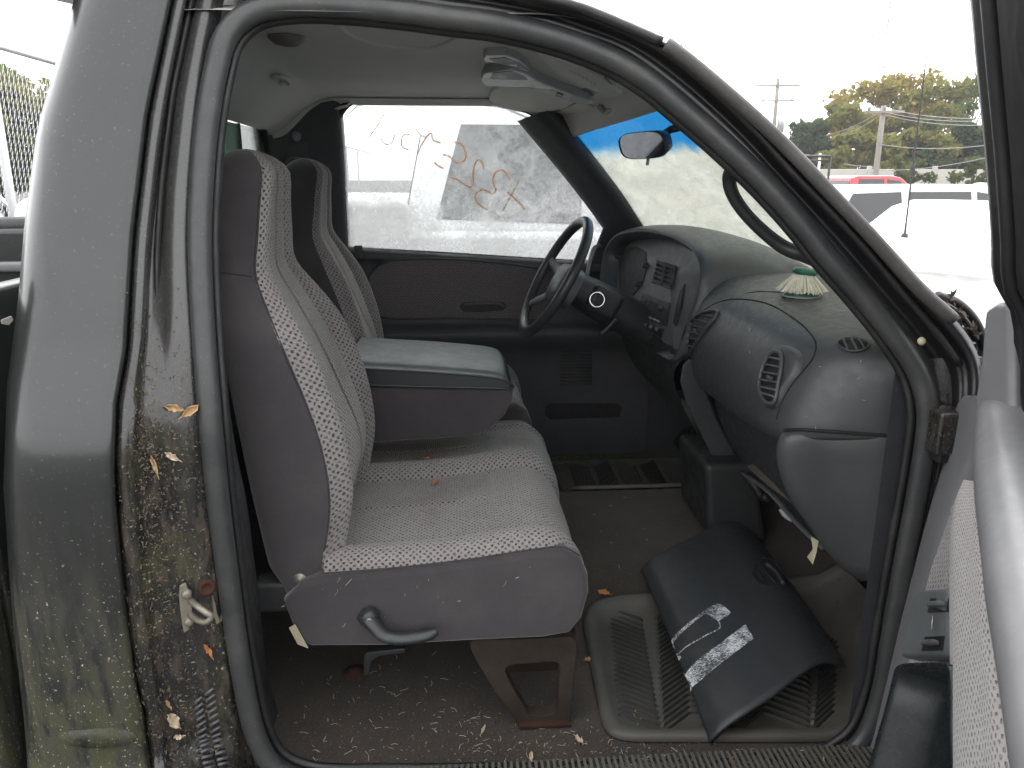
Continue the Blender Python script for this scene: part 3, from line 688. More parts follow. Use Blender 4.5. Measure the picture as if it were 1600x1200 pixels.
# rusty front bracket: open four sided plate on the floor
bk = part('seat_bracket', PZ(850, 1130, .48), 'rusty steel seat bracket with a large opening')
yb = .165
outer = [(735, 1006), (752, 1000), (800, 1000), (850, 998), (893, 997), (900, 1003), (899, 1040), (893, 1100), (888, 1132), (806, 1130), (800, 1118), (762, 1062)]
inner_ = [(790, 1047), (798, 1040), (830, 1037), (868, 1035), (874, 1040), (873, 1070), (868, 1112), (826, 1116), (820, 1106), (797, 1066)]
def ringprism(name, out, inn, y0, th, m_, par):
    def rs(pp, n): return cr([(u, v, 0) for u, v in pp], n, True)
    n = 60; O = rs(out, n); I = rs(inn, n); k = np.argmin(np.linalg.norm(I-O[0], axis=1)); I = np.roll(I, -k, axis=0)
    vs = [PY(p[0], p[1], y0) for p in O]+[PY(p[0], p[1], y0+.004) for p in I]; vs += [q+np.array([0, th, 0]) for q in vs]
    fs = []
    for i in range(n):
        j = (i+1) % n; fs += [(i, j, n+j, n+i), (2*n+i, 3*n+i, 3*n+j, 2*n+j), (i, 2*n+i, 2*n+j, j), (n+i, n+j, 3*n+j, 3*n+i)]
    o = mesh(name, vs, fs, m_, par); bm = bmesh.new(); bm.from_mesh(o.data); bmesh.ops.recalc_face_normals(bm, faces=bm.faces); bm.to_mesh(o.data); bm.free()
    return bev(o, .002, 2, 50)
ringprism('bracket_plate', outer, inner_, yb, .028, RUST, bk)
prism('bracket_foot', [PZ(u, v, .474) for u, v in [(806, 1122), (884, 1122), (893, 1136), (812, 1140)]], (0, 0, .008), RUSTR, bk, .002)
prism('bracket_rear_plate', [PY(u, v, .34) for u, v in [(760, 985), (900, 985), (895, 1060), (880, 1075), (800, 1070)]], (0, .012, 0), RUST, bk, .003)
rb = part('rear_seat_foot', PZ(575, 1055, .48), 'bent steel foot under the rear of the seat')
prism('foot_plate', [PY(u, v, .20) for u, v in [(572, 1020), (632, 1013), (634, 1020), (592, 1026), (580, 1034), (577, 1054), (568, 1056), (568, 1028)]], (0, .05, 0), DASHD, rb, .002)
lathe('foot_bolt', [(0, .012), (.012, .011), (.014, .003), (.026, .002), (.028, -.004)], PZ(555, 1050, .478), (0, 0, 1), RUSTR, rb, 14)

# centre seat: cushion plus folded down armrest
CSEAT = part('centre_seat', (0, .88, .6), 'tweed centre seat with its armrest folded down')
cushion('seat_cushion', [(-.30, .785), (-.15, .785), (.0, .795), (.13, .812), (.19, .808), (.225, .785), (.246, .74), (.244, .70)], .700, 1.055, CSEAT, bol=.012, cw=.07)
prism('seat_base', [(-.30, .71, .775), (.20, .71, .78), (.238, .71, .73), (.235, .71, .66), (-.30, .71, .66)], (0, .335, 0), VELOUR, CSEAT, .02, 3)
arm = [(546, 602), (803, 606), (801, 625), (788, 650), (765, 672), (735, 683), (600, 691), (566, 693), (546, 690)]
prism('armrest_body', [PY(u, v, .725) for u, v in arm], (0, .34, 0), VELOUR, CSEAT, .010, 3)
lid = [(542, 571), (600, 574), (700, 580), (780, 588), (795, 594), (802, 606), (700, 604), (545, 600)]
ld = [PY(u, v, .725) for u, v in lid]
lrows = []
for t, dz, ins in [(0, -.002, .004), (.012, .000, .0), (.03, .006, .0), (.18, .012, 0), (.32, .006, .0), (.338, 0, .0), (.35, -.004, .004)]:
    rr = []
    for q, p in enumerate(ld):
        topq = q in (0, 1, 2, 3, 4); p = p.copy(); p[1] += t-.006
        if topq: p[2] += dz
        if q in (3, 4, 5): p[0] -= .016*(abs(t-.17)/.17)**4*(1 if t > .17 else .3)
        rr.append(tuple(p))
    lrows.append(rr)
lidgrid = np.array(lrows)
lo = grid('armrest_lid', lidgrid[:, :6], [VINYL, VINYLD], CSEAT, nu=30, nv=30, midx=lambda i, j: 0 if j < .80 else 1)
tag(lo, 'grey green vinyl lid of the armrest')
mesh('armrest_front', list(lidgrid[0])+list(lidgrid[0]+np.array([0, .001, 0])), [tuple(range(8))], VINYLD, CSEAT)
tube('lid_piping', [p+np.array([0, -.008, -.004]) for p in ld[:5]]+[ld[5]+np.array([.002, -.002, .002])], .0028, VINYLD, CSEAT, n=30, k=6)
tube('lid_edge', [p+np.array([0, -.006, 0]) for p in (ld[7], ld[6], ld[5])], .003, VINYLD, CSEAT, n=20, k=6)

# driver seat (copies of the passenger seat's cushion, base and backrest, set further back)
DSEAT = part('driver_seat', (0, 1.26, .47), 'grey tweed driver seat beyond the armrest')
for o in (backrest, cush, sb, sbi):
    c = o.copy(); COL.objects.link(c); c.parent = DSEAT; c.matrix_parent_inverse = Matrix.Translation(-Vector(DSEAT.location))
    c.location = (-.055, .855, .005) if o is backrest else (-.02, .90, .01)

# ================================================================== dashboard
DB = part('dashboard', (.8, .85, 1.0), 'slate grey dashboard with the glovebox door missing')
secs = {
 .105: [(.80, 1.215), (.775, 1.212), (.765, 1.20), (.760, 1.185), (.757, 1.16), (.755, 1.12), (.755, 1.09), (.757, 1.07), (.80, 1.068)],
 .125: [(.82, 1.225), (.77, 1.223), (.742, 1.21), (.728, 1.19), (.715, 1.16), (.705, 1.12), (.700, 1.085), (.704, 1.068), (.80, 1.066)],
 .15: [(.84, 1.23), (.765, 1.23), (.712, 1.216), (.688, 1.194), (.668, 1.155), (.652, 1.11), (.645, 1.075), (.652, 1.060), (.78, 1.06)],
 .19: [(.87, 1.235), (.765, 1.236), (.69, 1.224), (.655, 1.198), (.628, 1.152), (.607, 1.10), (.600, 1.06), (.608, 1.045), (.76, 1.045)],
 .25: [(.91, 1.24), (.77, 1.243), (.68, 1.232), (.637, 1.204), (.610, 1.152), (.592, 1.09), (.592, 1.045), (.610, 1.022), (.74, 1.02)],
 .42: [(.985, 1.245), (.80, 1.256), (.68, 1.242), (.63, 1.21), (.600, 1.15), (.588, 1.09), (.598, 1.03), (.622, .998), (.74, .99)],
 .60: [(1.02, 1.25), (.82, 1.260), (.68, 1.244), (.628, 1.208), (.598, 1.15), (.587, 1.09), (.597, 1.03), (.622, .990), (.74, .98)],
 .76: [(1.05, 1.252), (.84, 1.263), (.685, 1.246), (.632, 1.206), (.603, 1.15), (.592, 1.09), (.600, 1.03), (.625, .985), (.74, .98)],
 .90: [(1.055, 1.255), (.85, 1.268), (.71, 1.255), (.66, 1.215), (.63, 1.15), (.62, 1.09), (.625, 1.03), (.64, .985), (.74, .98)],
 1.1: [(1.05, 1.255), (.87, 1.275), (.76, 1.28), (.70, 1.24), (.67, 1.15), (.65, 1.08), (.645, 1.03), (.65, .985), (.74, .98)],
 1.4: [(.95, 1.255), (.85, 1.275), (.76, 1.28), (.70, 1.24), (.67, 1.15), (.65, 1.08), (.645, 1.03), (.65, .985), (.74, .98)],
 1.62: [(.76, 1.255), (.74, 1.27), (.72, 1.26), (.68, 1.22), (.66, 1.15), (.65, 1.08), (.645, 1.03), (.65, .985), (.74, .98)]}
pad = grid('dash_pad', [[(x, y, z) for x, z in s] for y, s in secs.items()], DASH, DB, nu=48, nv=80)
tp = bvh(pad)
# shallow panel joints on the pad
JOINT = plain('dark panel joint', (.006, .006, .007), .8)
tube('pad_joint', onto(tp, [(1052, 565), (1060, 535), (1075, 510), (1100, 485), (1130, 470), (1165, 468), (1200, 475), (1235, 494), (1262, 516), (1275, 540), (1270, 560), (1255, 580), (1238, 600), (1222, 628), (1214, 655)], .0002), .0017, JOINT, DB, n=90, k=6)
tube('top_joint', onto(tp, [(1140, 468), (1175, 457), (1205, 456), (1240, 460)], .0002), .0014, JOINT, DB, n=20, k=6)
tube('pad_joint', onto(tp, [(1095, 405), (1104, 425), (1100, 455), (1085, 490), (1066, 530)], .0002), .0016, JOINT, DB, n=30, k=6)

def vent(name, outline_px, slats, tree, housing=None, depth=.02, label=None, tabpx=None, slat_t=.0035, rim=.0045):
    """oval air vent set on the surface: rim, dark well and separate slats"""
    pts = [hit(tree, u, v, .0015)[0] for u, v in outline_px]
    nn = np.mean([hit(tree, u, v)[1] for u, v in outline_px], axis=0); nn /= np.linalg.norm(nn)
    V_ = empty(name, np.mean(pts, axis=0), TRUCK)
    if label: V_['label'] = label
    P = cr(pts, 40, True)
    PX_ = cr([(u, v, 0) for u, v in outline_px], 40, True); cpx = PX_.mean(axis=0); wv = []
    for k_ in (1, .75, .5, .25): wv += [hit(tree, *(cpx+(q-cpx)*k_)[:2], .0014)[0] for q in PX_]
    wv.append(hit(tree, *cpx[:2], .0014)[0])
    mesh('vent_well', wv, [(r*40+i, r*40+(i+1) % 40, (r+1)*40+(i+1) % 40, (r+1)*40+i) for r in range(3) for i in range(40)]+[(120+i, 120+(i+1) % 40, 160) for i in range(40)], BLACK, V_)
    tube('vent_rim', [p+nn*.003 for p in P], rim, housing or DASH, V_, closed=True, k=8)
    for a, b_ in slats:
        a, b_ = np.array(a), np.array(b_)
        tube('slat', [hit(tree, *(a*(1-t)+b_*t), .0052)[0] for t in np.linspace(0, 1, 5)], slat_t, housing or TRIMM, V_, k=6, sq=.7)
    if tabpx:
        T_ = hit(tree, *tabpx, .008)[0]; box('vent_tab', T_, (.008, .018, .008), DASH, V_, .002)
    return V_
# right vent sits in a raised eyeball housing
hp = [hit(tp, u, v)[0] for u, v in [(1190, 590), (1200, 562), (1218, 545), (1238, 547), (1250, 560), (1245, 585), (1232, 605), (1216, 632), (1203, 634), (1190, 618)]]
hn = np.mean([hit(tp, u, v)[1] for u, v in [(1205, 600), (1230, 560)]], axis=0)
hr = []
for k_, l_ in [(1.12, -.004), (1.06, .004), (1.0, .009), (.90, .011)]:
    c_ = np.mean(hp, axis=0); hr.append([c_+(p-c_)*k_+hn*l_ for p in hp])
VH = grid('vent_housing', hr, DASH, DB, nu=40, cu=True)
c_ = np.mean(hr[3], axis=0); o = mesh('vent_face', list(cr(hr[3], 40, True)), [tuple(range(40))], DASH, DB)
th = bvh(pad, VH, o)
vent('air_vent', [(1189, 600), (1196, 570), (1208, 552), (1222, 553), (1224, 572), (1219, 600), (1212, 628), (1202, 630), (1192, 618)],
     [((1205, 559), (1222, 563)), ((1198, 570), (1223, 575)), ((1194, 582), (1222, 587)), ((1191, 594), (1220, 599)), ((1190, 605), (1217, 611)), ((1192, 615), (1214, 621))], th, label='oval air vent nearest the open door', tabpx=(1208, 592), slat_t=.0032)
vent('air_vent', [(1068, 535), (1074, 515), (1088, 497), (1105, 488), (1124, 489), (1118, 500), (1104, 516), (1090, 536), (1080, 553), (1070, 550)],
     [((1096, 493), (1120, 497)), ((1088, 500), (1113, 506)), ((1081, 509), (1106, 514)), ((1076, 518), (1099, 523)), ((1072, 527), (1093, 532)), ((1070, 537), (1087, 543))], tp, label='oval air vent beside the instrument bezel', tabpx=(1090, 518), slat_t=.003)
vent('defrost_vent', [(1309, 538), (1322, 531), (1340, 531), (1358, 540), (1352, 548), (1332, 551), (1316, 546)], [((1318, 533), (1326, 549)), ((1330, 532), (1340, 550)), ((1342, 533), (1351, 547))], tp, label='small side window defrost vent on the dash top', slat_t=.0022, rim=.002)

# lower end panel below the joint
lowp = []
for v, ul, um, ur in [(673, 1232, 1300, 1432), (682, 1220, 1300, 1432), (700, 1214, 1296, 1432), (730, 1216, 1298, 1430), (775, 1232, 1305, 1425), (820, 1262, 1320, 1418), (860, 1290, 1335, 1408), (890, 1318, 1345, 1398), (908, 1345, 1360, 1392)]:
    yl = .195; k_ = (v-673)/235; bl = .0*math.sin(math.pi*min(1, k_*1.6)) if k_ < .62 else .0
    b0 = -.016*(1-ss(673, 686, v))
    a_ = PY(ul, v, yl)
    lowp.append([a_+np.array([.10, .07, 0]), a_+np.array([.035, .045, 0]), a_+np.array([.006, .012, 0]), a_, PY(ul*.8+um*.2, v, .176-b0*.4), PY(um, v, .152-b0*.7), PY((um+ur)/2, v, .118-b0*.3), PY(ur, v, .085)])
lep = grid('lower_end_panel', lowp, DASH, DB, nu=36, nv=50)
lep['label'] = 'plain slate grey lower end panel of the dashboard'
tube('end_joint', onto(bvh(pad, lep), [(1226, 672), (1245, 671), (1270, 672), (1300, 674), (1340, 677), (1380, 680), (1415, 683)], .001), .0035, JOINT, DB, n=30, k=6)
box('door_edge_strip', PY(1384, 980, .05)+np.array([0.0, .0, 0]), (.02, .02, .42), TRIM, DB, .006, rot=Matrix.Rotation(R(-3), 3, 'Y'))

# cavity behind the missing glovebox: back, left side wall, lower rail
grid('glovebox_cavity', [[(.66, y, 1.0), (.675, y, .93), (.71, y, .84), (.77, y, .75), (.90, y, .63), (1.05, y, .55)] for y in (.215, .35, .55, .80)], TRIM, DB, nu=20, nv=12)
lw = [(1062, 596), (1066, 572), (1078, 560), (1092, 570), (1098, 596), (1118, 650), (1158, 728), (1176, 768), (1150, 772), (1118, 726), (1086, 660), (1070, 625)]
prism('side_bracket', [PY(u, v, .79) for u, v in lw], (.012, .03, 0), TRIM, DB, .006, 3)
prism('cross_rail', [PY(u, v, y) for u, v, y in [(1165, 728, .62), (1185, 722, .62), (1246, 778, .38), (1262, 800, .34), (1250, 796, .36), (1200, 760, .5)]], (.02, .012, -.01), plain('grey brown rail', (.075, .066, .055), .5), DB, .002)
tube('lower_rail', [PY(1160, 738, .62), PY(1205, 772, .46), PY(1250, 822, .33), PY(1288, 858, .26)], .0075, TRIMM, DB, n=24, sq=.5)
tube('rail_clip', [PY(1220, 795, .42), PY(1228, 806, .41), PY(1238, 812, .40)], .006, LGREY, DB, n=8)
tube('wiring', [PY(1166, 742, .60), PY(1180, 760, .58), PY(1190, 775, .57), PY(1200, 778, .55)], .011, BLACK, DB, n=12)
tube('hanging_latch', [PY(1130, 628, .66), PY(1140, 640, .65), PY(1150, 642, .65)], .006, TRIM, DB, n=8)
tp_ = mesh('paper_strip', [PY(1267, 838, .24), PY(1279, 845, .235), PY(1276, 862, .233), PY(1270, 882, .24), PY(1261, 870, .24), PY(1270, 858, .238)], [(0, 1, 2, 5), (5, 2, 3, 4)], TAPE, DB)
solid(tp_, .0008)
# box on the floor hump
bxp = [PY(u, v, .72) for u, v in [(1102, 726), (1180, 726), (1200, 850), (1106, 838)]]
prism('heater_duct', bxp, (.0, .26, .0), DASHD, DB, .018, 3)

# ---- instrument bezel and hood
lipc = [(938, 470, 1.46), (938, 430, 1.52), (944, 392, 1.54), (958, 371, 1.50), (985, 362, 1.40), (1015, 362, 1.28), (1045, 369, 1.15), (1072, 383, 1.02), (1088, 402, .93), (1093, 428, .885), (1088, 460, .875), (1076, 500, .875), (1062, 540, .88), (1048, 562, .90), (1026, 552, .95)]
lipp = [PY(*t) for t in lipc]
rowsH = []
for i, p in enumerate(lipp):
    k_ = i/(len(lipp)-1); topness = ss(0, .25, k_)*(1-ss(.60, .80, k_))
    outw = np.array([0, .012*(1-ss(.1, .3, k_))-.014*ss(.5, .75, k_), .014*topness])
    rowsH.append([p+np.array([.055, 0, 0])-outw*1.6, p+np.array([.020, 0, 0])-outw*1.3, p+np.array([.004, 0, 0])-outw*.4, p, p+np.array([.012, 0, 0])+outw*.7, p+np.array([.05, 0, .0])+outw*1.3, p+np.array([.13, 0, -.006*topness])+outw*1.6, p+np.array([.26, -.02*0, -.04*topness])+outw*1.6, p+np.array([.40, 0, -.10*topness])+outw*1.2])
hood = grid('instrument_hood', rowsH, DASH, DB, nu=36, nv=70)
hood['label'] = 'curved hood over the instruments'
bzr = np.array([r_[0] for r_ in rowsH]); bz = cr(bzr, 40); bc = bz.mean(axis=0)
bez = mesh('instrument_bezel', list(bz)+[bc], [(i, i+1, 40) for i in range(39)]+[(39, 0, 40)], plain('grey bezel plastic', (.085, .086, .090), .45, bs=400, bst=.1), DB)
tb = bvh(bez)
def plate(name, px, m_, lift=.003, th=.004, bw=.0015, par=None):
    pts = [hit(tb, u, v, lift)[0] for u, v in px]
    if any(p is None for p in pts): return None
    n_ = hit(tb, *np.mean(px, axis=0))[1]
    return prism(name, pts, -n_*th, m_, par or DB, bw)
def safe(px): return [(u, v) for u, v in px]
plate('gauge_cluster', [(960, 440), (963, 405), (976, 388), (996, 385), (1010, 394), (1012, 418), (1004, 444), (990, 462), (970, 460)], BLACK)
plate('radio', [(1006, 458), (1048, 474), (1042, 510), (998, 494)], DASHD, .006, .008)
for i in range(5):
    plate('radio_button', [(1006+i*6, 490+i*2.6), (1009.5+i*6, 491.6+i*2.6), (1008.8+i*6, 494.5+i*2.6), (1005.3+i*6, 493+i*2.6)], LGREY, .009, .003, 0)
plate('radio_display', [(1018, 470), (1036, 478), (1034, 488), (1016, 480)], BLACK, .009, .003, 0)
plate('heater_control', [(998, 500), (1038, 514), (1034, 530), (992, 515)], BLACK, .004, .006)
for (u, v) in [(960, 399), (1011, 416), (1000, 445)]:
    p, n_ = hit(tb, u, v, .002)
    if p is not None: lathe('control_knob', [(0, .014), (.008, .013), (.010, .002), (.012, 0)], p, n_, DASHD, DB, 14)
for u, v in ((1011, 470), (1037, 482)):
    q, n_ = hit(tb, u, v, .006)
    if q is not None: lathe('radio_knob', [(0, .012), (.005, .011), (.0065, .0)], q, n_, TRIMM, DB, 12)
for i in range(4):
    q, n_ = hit(tb, 1002+i*9, 505+i*3.4, .005)
    if q is not None: lathe('heater_knob', [(0, .010), (.006, .009), (.008, .0)], q, n_, TRIMM, DB, 12)
plate('column_gap', [(962, 458), (992, 466), (1000, 500), (975, 520), (952, 505)], BLACK, .002, .003, 0)
plate('side_slot', [(1064, 455), (1071, 444), (1066, 480), (1056, 510), (1052, 505)], BLACK, .003, .003, 0)
def bezvent(px, ns, cols, lab):
    V_ = empty('air_vent', hit(tb, *np.mean(px, axis=0))[0], TRUCK); V_['label'] = lab
    a, b_, c, d = [np.array(q, float) for q in px]
    P = [hit(tb, *q, .003)[0] for q in (a, b_, c, d)]; n_ = hit(tb, *np.mean(px, axis=0))[1]
    mesh('vent_well', P, [(0, 1, 2, 3)], BLACK, V_)
    tube('vent_rim', [p+n_*.002 for p in P], .0040, TRIMM, V_, closed=True, k=6)
    for i in range(ns):
        t = (i+.5)/ns; l_, r_ = a*(1-t)+d*t, b_*(1-t)+c*t
        tube('slat', [hit(tb, *l_, .006)[0], hit(tb, *r_, .006)[0]], .0030, TRIMM, V_, k=5)
    for i in range(1, cols):
        t = i/cols; q1, q2 = a*(1-t)+b_*t, d*(1-t)+c*t
        tube('vane', [hit(tb, *q1, .008)[0], hit(tb, *q2, .008)[0]], .0036, TRIMM, V_, k=5)
bezvent([(1030, 408), (1058, 418), (1050, 452), (1022, 441)], 5, 2, 'square twin air vent in the instrument bezel')
# steering wheel and column
SW = part('steering_wheel', (.29, 1.22, 1.22), 'dark four spoke steering wheel seen almost edge on')
wc = np.array([.292, 1.21, 1.222]); tau = R(29); yawW = R(-4)
wn = np.array([-math.cos(tau)*math.cos(yawW), -math.sin(-yawW)*math.cos(tau), math.sin(tau)]); wn /= np.linalg.norm(wn)
wy = np.cross(wn, [0, 0, 1]); wy /= np.linalg.norm(wy); wu = np.cross(wy, wn)
WR = .186
WHEEL = plain('dark wheel vinyl', (.028, .030, .033), .38, var=.15, bs=350, bst=.12, dust=.08)
tube('wheel_rim', [wc+WR*(math.cos(a)*wy+math.sin(a)*wu) for a in np.linspace(0, 2*math.pi, 64, endpoint=False)], .0155, WHEEL, SW, closed=True, k=12)
hub = []
for k_, d in [(1, -.045), (1, -.012), (.9, .006), (.5, .014), (.02, .016)]:
    hub.append([wc-wn*.02+wn*d+k_*(.085*np.sign(math.cos(a))*abs(math.cos(a))**.7*wy+.066*np.sign(math.sin(a))*abs(math.sin(a))**.7*wu-.01*wu) for a in np.linspace(0, 2*math.pi, 30, endpoint=False)])
grid('wheel_hub', hub, TRIMM, SW, cu=True)
for a0 in (R(12), R(168), R(222), R(318)):
    d = math.cos(a0)*wy+math.sin(a0)*wu
    tube('wheel_spoke', [wc-wn*.03+d*.06, wc-wn*.022+d*.11, wc-wn*.008+d*.15, wc+d*WR], [.022, .018, .015, .013], TRIMM, SW, n=12, k=8, sq=.45, refn=wn)
COLN = part('steering_column', (.42, 1.21, 1.12), 'black steering column with key barrel')
tube('column_shroud', [wc-wn*.05, wc-wn*.10, wc-wn*.20, wc-wn*.32+np.array([0, 0, -.0]), wc-wn*.42], [.045, .055, .06, .058, .05], DASHD, COLN, n=18, k=16)
kp = PY(933, 468, 1.13)
lathe('key_barrel', [(0, .0), (.018, .0), (.0215, -.004), (.024, -.03), (.026, -.08)], kp, (-.15, -1, .15), DASHD, COLN, 24)
tube('key_ring', [kp+.0215*(math.cos(a)*frame_at(np.array([-.15, -1, .15]))[0]+math.sin(a)*frame_at(np.array([-.15, -1, .15]))[1])+np.array([-.0005, -.003, 0]) for a in np.linspace(0, 2*math.pi, 28, endpoint=False)], .0028, CHROME, COLN, closed=True, k=8)
box('key_slot', kp+np.array([-.001, -.003, .001]), (.006, .006, .024), BLACK, COLN, .002, rot=Matrix.Rotation(R(20), 3, 'Y'))
box('barrel_housing', kp+np.array([.03, .075, -.012]), (.10, .12, .085), DASHD, COLN, .02, rot=Matrix.Rotation(tau, 3, 'Y'), seg=3)
tube('indicator_stalk', [wc-wn*.09+wy*.05*-1, PY(928, 390, 1.38), PY(936, 386, 1.44)], [.007, .008, .011], DASHD, COLN, n=12)
tube('gear_lever', [PY(962, 500, 1.10), PY(948, 515, 1.06), PY(938, 522, 1.04)], .006, DASHD, COLN, n=8)
# knee panel and dark footwell
grid('knee_panel', [[(.60, y, 1.05), (.575, y, 1.0), (.60, y, .92), (.66, y, .82), (.74, y, .76), (.95, y, .72)] for y in (.86, 1.0, 1.2, 1.45, 1.63)], DASHD, DB, nu=24, nv=12)
for yq, lab in ((1.08, 'brake'), (1.36, 'clutch')):
    box('pedal', (.78, yq+.02, .62), (.03, .11, .07), BLACK, DB, .008, rot=Matrix.Rotation(R(35), 3, 'Y'))
    tube('pedal_arm', [(.79, yq+.02, .64), (.86, yq+.02, .76), (.86, yq+.02, .9)], .01, BLACK, DB, n=8)

# ================================================================== driver door (closed, far side)
DD = part('driver_door', (.1, 1.66, .6), 'closed driver door with grey cloth insert and grimy window')
def yd(z): return 1.655-prof(z)
# panel with belt rail, recessed cloth area, armrest ledge and lower pocket
rows = []
for x in np.linspace(-.385, .70, 30):
    zb = np.interp(x, [-.38, .33, .7], [1.276, 1.228, 1.212])
    rows.append([(x, 1.665, zb+.004), (x, 1.640, zb), (x, 1.622, zb-.010), (x, 1.620, zb-.035), (x, 1.628, zb-.045), (x, 1.632, 1.10), (x, 1.630, 1.02), (x, 1.618, 1.00), (x, 1.585, .99), (x, 1.572, .975), (x, 1.578, .94), (x, 1.600, .90), (x, 1.606, .75), (x, 1.600, .60), (x, 1.606, .50)])
dp = grid('door_panel', rows, TRIM, DD, nu=60)
tdd = bvh(dp)
ins = [(575, 470), (575, 440), (585, 420), (604, 408), (640, 405), (700, 405), (770, 410), (835, 418), (870, 425), (868, 470), (850, 497), (800, 499), (700, 497), (610, 497), (585, 490)]
ip = [hit(tdd, u, v, .004)[0] for u, v in ins]
ipc = cr(ip, 60, True)
ins_o = mesh('cloth_insert', list(ipc)+[ipc.mean(axis=0)+np.array([0, -.008, 0])], [(i, (i+1) % 60, 60) for i in range(60)], TW_K, DD, False, uv=[(p[0], p[2]) for p in ipc]+[(ipc.mean(axis=0)[0], ipc.mean(axis=0)[2])])
tag(ins_o, 'dark grey cloth insert in the driver door')
tube('insert_edge', ip, .004, DASHD, DD, n=70, closed=True, k=6)
hpx = [(718, 478), (724, 471), (760, 470), (786, 471), (792, 477), (786, 484), (750, 487), (724, 486)]
prism('door_handle_cup', [hit(tdd, u, v, .014)[0] for u, v in hpx], (0, .008, 0), BLACK, DD, .002)
tube('door_handle', [hit(tdd, u, v, .018)[0] for u, v in [(724, 474), (750, 473), (780, 474), (788, 478)]], .004, TRIMM, DD, n=14)
box('lock_post', hit(tdd, 561, 398)[0]+np.array([0, -.01, .01]), (.028, .02, .045), DASHD, DD, .004)
prism('map_pocket', [PY(u, v, 1.598) for u, v in [(852, 636), (860, 630), (965, 630), (972, 638), (968, 652), (860, 656), (852, 648)]], (0, .01, 0), BLACK, DD, .003)
for i in range(12):
    tube('speaker_rib', [PY(876, 545+i*5, 1.60), PY(925, 545+i*5, 1.60)], .0025, DASHD, DD, k=5)
# window glass with grime and wax writing
gpts = [(-.40, 1.25), (-.385, 1.60), (-.36, 1.70), (-.30, 1.752), (-.05, 1.757), (.15, 1.74), (.28, 1.69), (.40, 1.57), (.50, 1.44), (.60, 1.30), (.64, 1.20)]
def gy(z): return 1.672-prof(z)
DWG = dirtyglass('frosted grime window', (.90, .92, .92), .08, .85, (.49, .495, .495), 9, zr=(1.36, 1.66, .36))
nx_, nz_ = 26, 18
def ztop(x): return float(np.interp(x, [p[0] for p in gpts], [p[1] for p in gpts]))
gl = grid('door_glass', [[(x, gy(1.19+(ztop(x)-1.19)*t), 1.19+(ztop(x)-1.19)*t) for t in np.linspace(0, 1, nz_)] for x in np.linspace(-.395, .63, nx_)], DWG, DD)
tag(gl, 'grimy driver window with orange wax pen numbers'); solid(gl, .004)
tgl = bvh(gl)
def wax(name, col):
    b = NB(name); df = b.n('BsdfDiffuse'); b.set(df.inputs[0], col); tl = b.n('BsdfTranslucent'); b.set(tl.inputs[0], col); tr = b.n('BsdfTransparent')
    m1 = b.n('MixShader'); m1.inputs[0].default_value = .7; b.l(df.outputs[0], m1.inputs[1]); b.l(tl.outputs[0], m1.inputs[2])
    m2 = b.n('MixShader'); b.l(b.mr(b.noise(b.pos(), 160, 3, .7), .35, .65, .25, .95), m2.inputs[0]); b.l(tr.outputs[0], m2.inputs[1]); b.l(m1.outputs[0], m2.inputs[2]); return b.end(m2.outputs[0])
WAX = wax('orange wax pen', (.60, .34, .18)); WAXP = wax('pale wax pen', (.55, .44, .33))
def stroke(px, m_, w_=.0042):
    pts = [q for q in (hit(tgl, u, v, .002)[0] for u, v in px) if q is not None]
    return tube('wax_writing', pts, w_*.78, m_, DD, n=max(8, len(pts)*5), k=5, sq=.25, refn=np.array([0, 1.0, 0]))
def S(pp): return [(680+x/2.857, y/2.857) for x, y in pp]
stroke(S([(88, 635), (115, 645), (135, 675), (135, 705), (115, 725), (90, 722), (60, 695), (35, 690)]), WAX)
stroke(S([(-5, 725), (15, 740), (38, 752)]), WAX)
stroke(S([(217, 752), (212, 725), (195, 712), (178, 730), (168, 775), (170, 815), (158, 835), (130, 820), (100, 800), (68, 790)]), WAX, .0045)
stroke(S([(332, 800), (320, 775), (295, 757), (268, 770), (258, 810), (270, 850), (255, 862), (215, 845), (185, 858), (178, 885), (200, 915), (232, 935)]), WAX, .0046)
stroke(S([(375, 800), (350, 850), (322, 900), (302, 940)]), WAXP); stroke(S([(322, 855), (350, 880), (380, 910), (398, 935)]), WAX)
def S2(pp): return [(320+x/2.857, y/2.857) for x, y in pp]
stroke(S2([(915, 600), (890, 600), (878, 625), (882, 655), (910, 668)]), WAX, .0035)
stroke(S2([(940, 570), (965, 605), (985, 612), (965, 650), (950, 690)]), WAXP, .0035); stroke(S2([(985, 615), (1010, 595), (1020, 625), (1055, 638)]), WAX, .0035)
stroke(S2([(800, 510), (770, 560), (735, 610)]), WAXP, .003); stroke(S2([(785, 615), (800, 640), (830, 640), (850, 600)]), WAXP, .003)
# window frame
fpx = [(-.40, 1.22), (-.40, 1.60), (-.375, 1.71), (-.30, 1.765), (-.05, 1.770), (.155, 1.752), (.29, 1.70), (.41, 1.578), (.51, 1.448), (.61, 1.305), (.655, 1.21)]
tube('window_frame', [(x, gy(z)-.004, z) for x, z in fpx], .0145, BLACK, DD, n=80, k=8)
rt_rows = []
for x in np.linspace(-.58, .40, 26):
    zf = float(np.interp(x, [q[0] for q in fpx], [q[1] for q in fpx])) if x > -.37 else 1.72
    rt_rows.append([(x, 1.49, head_z(x, 1.49)-.004), (x, 1.53, head_z(x, 1.53)-.010), (x, gy(zf)-.030, zf+.004), (x, gy(zf)-.012, zf-.004), (x, gy(zf)+.03, zf)])
grid('roof_side_trim', rt_rows, HEAD, TRUCK, nu=14)
tube('belt_seal', [(-.39, 1.650, 1.272), (.0, 1.650, 1.247), (.33, 1.650, 1.224), (.62, 1.650, 1.208)], .009, BLACK, DD, n=20, k=6)
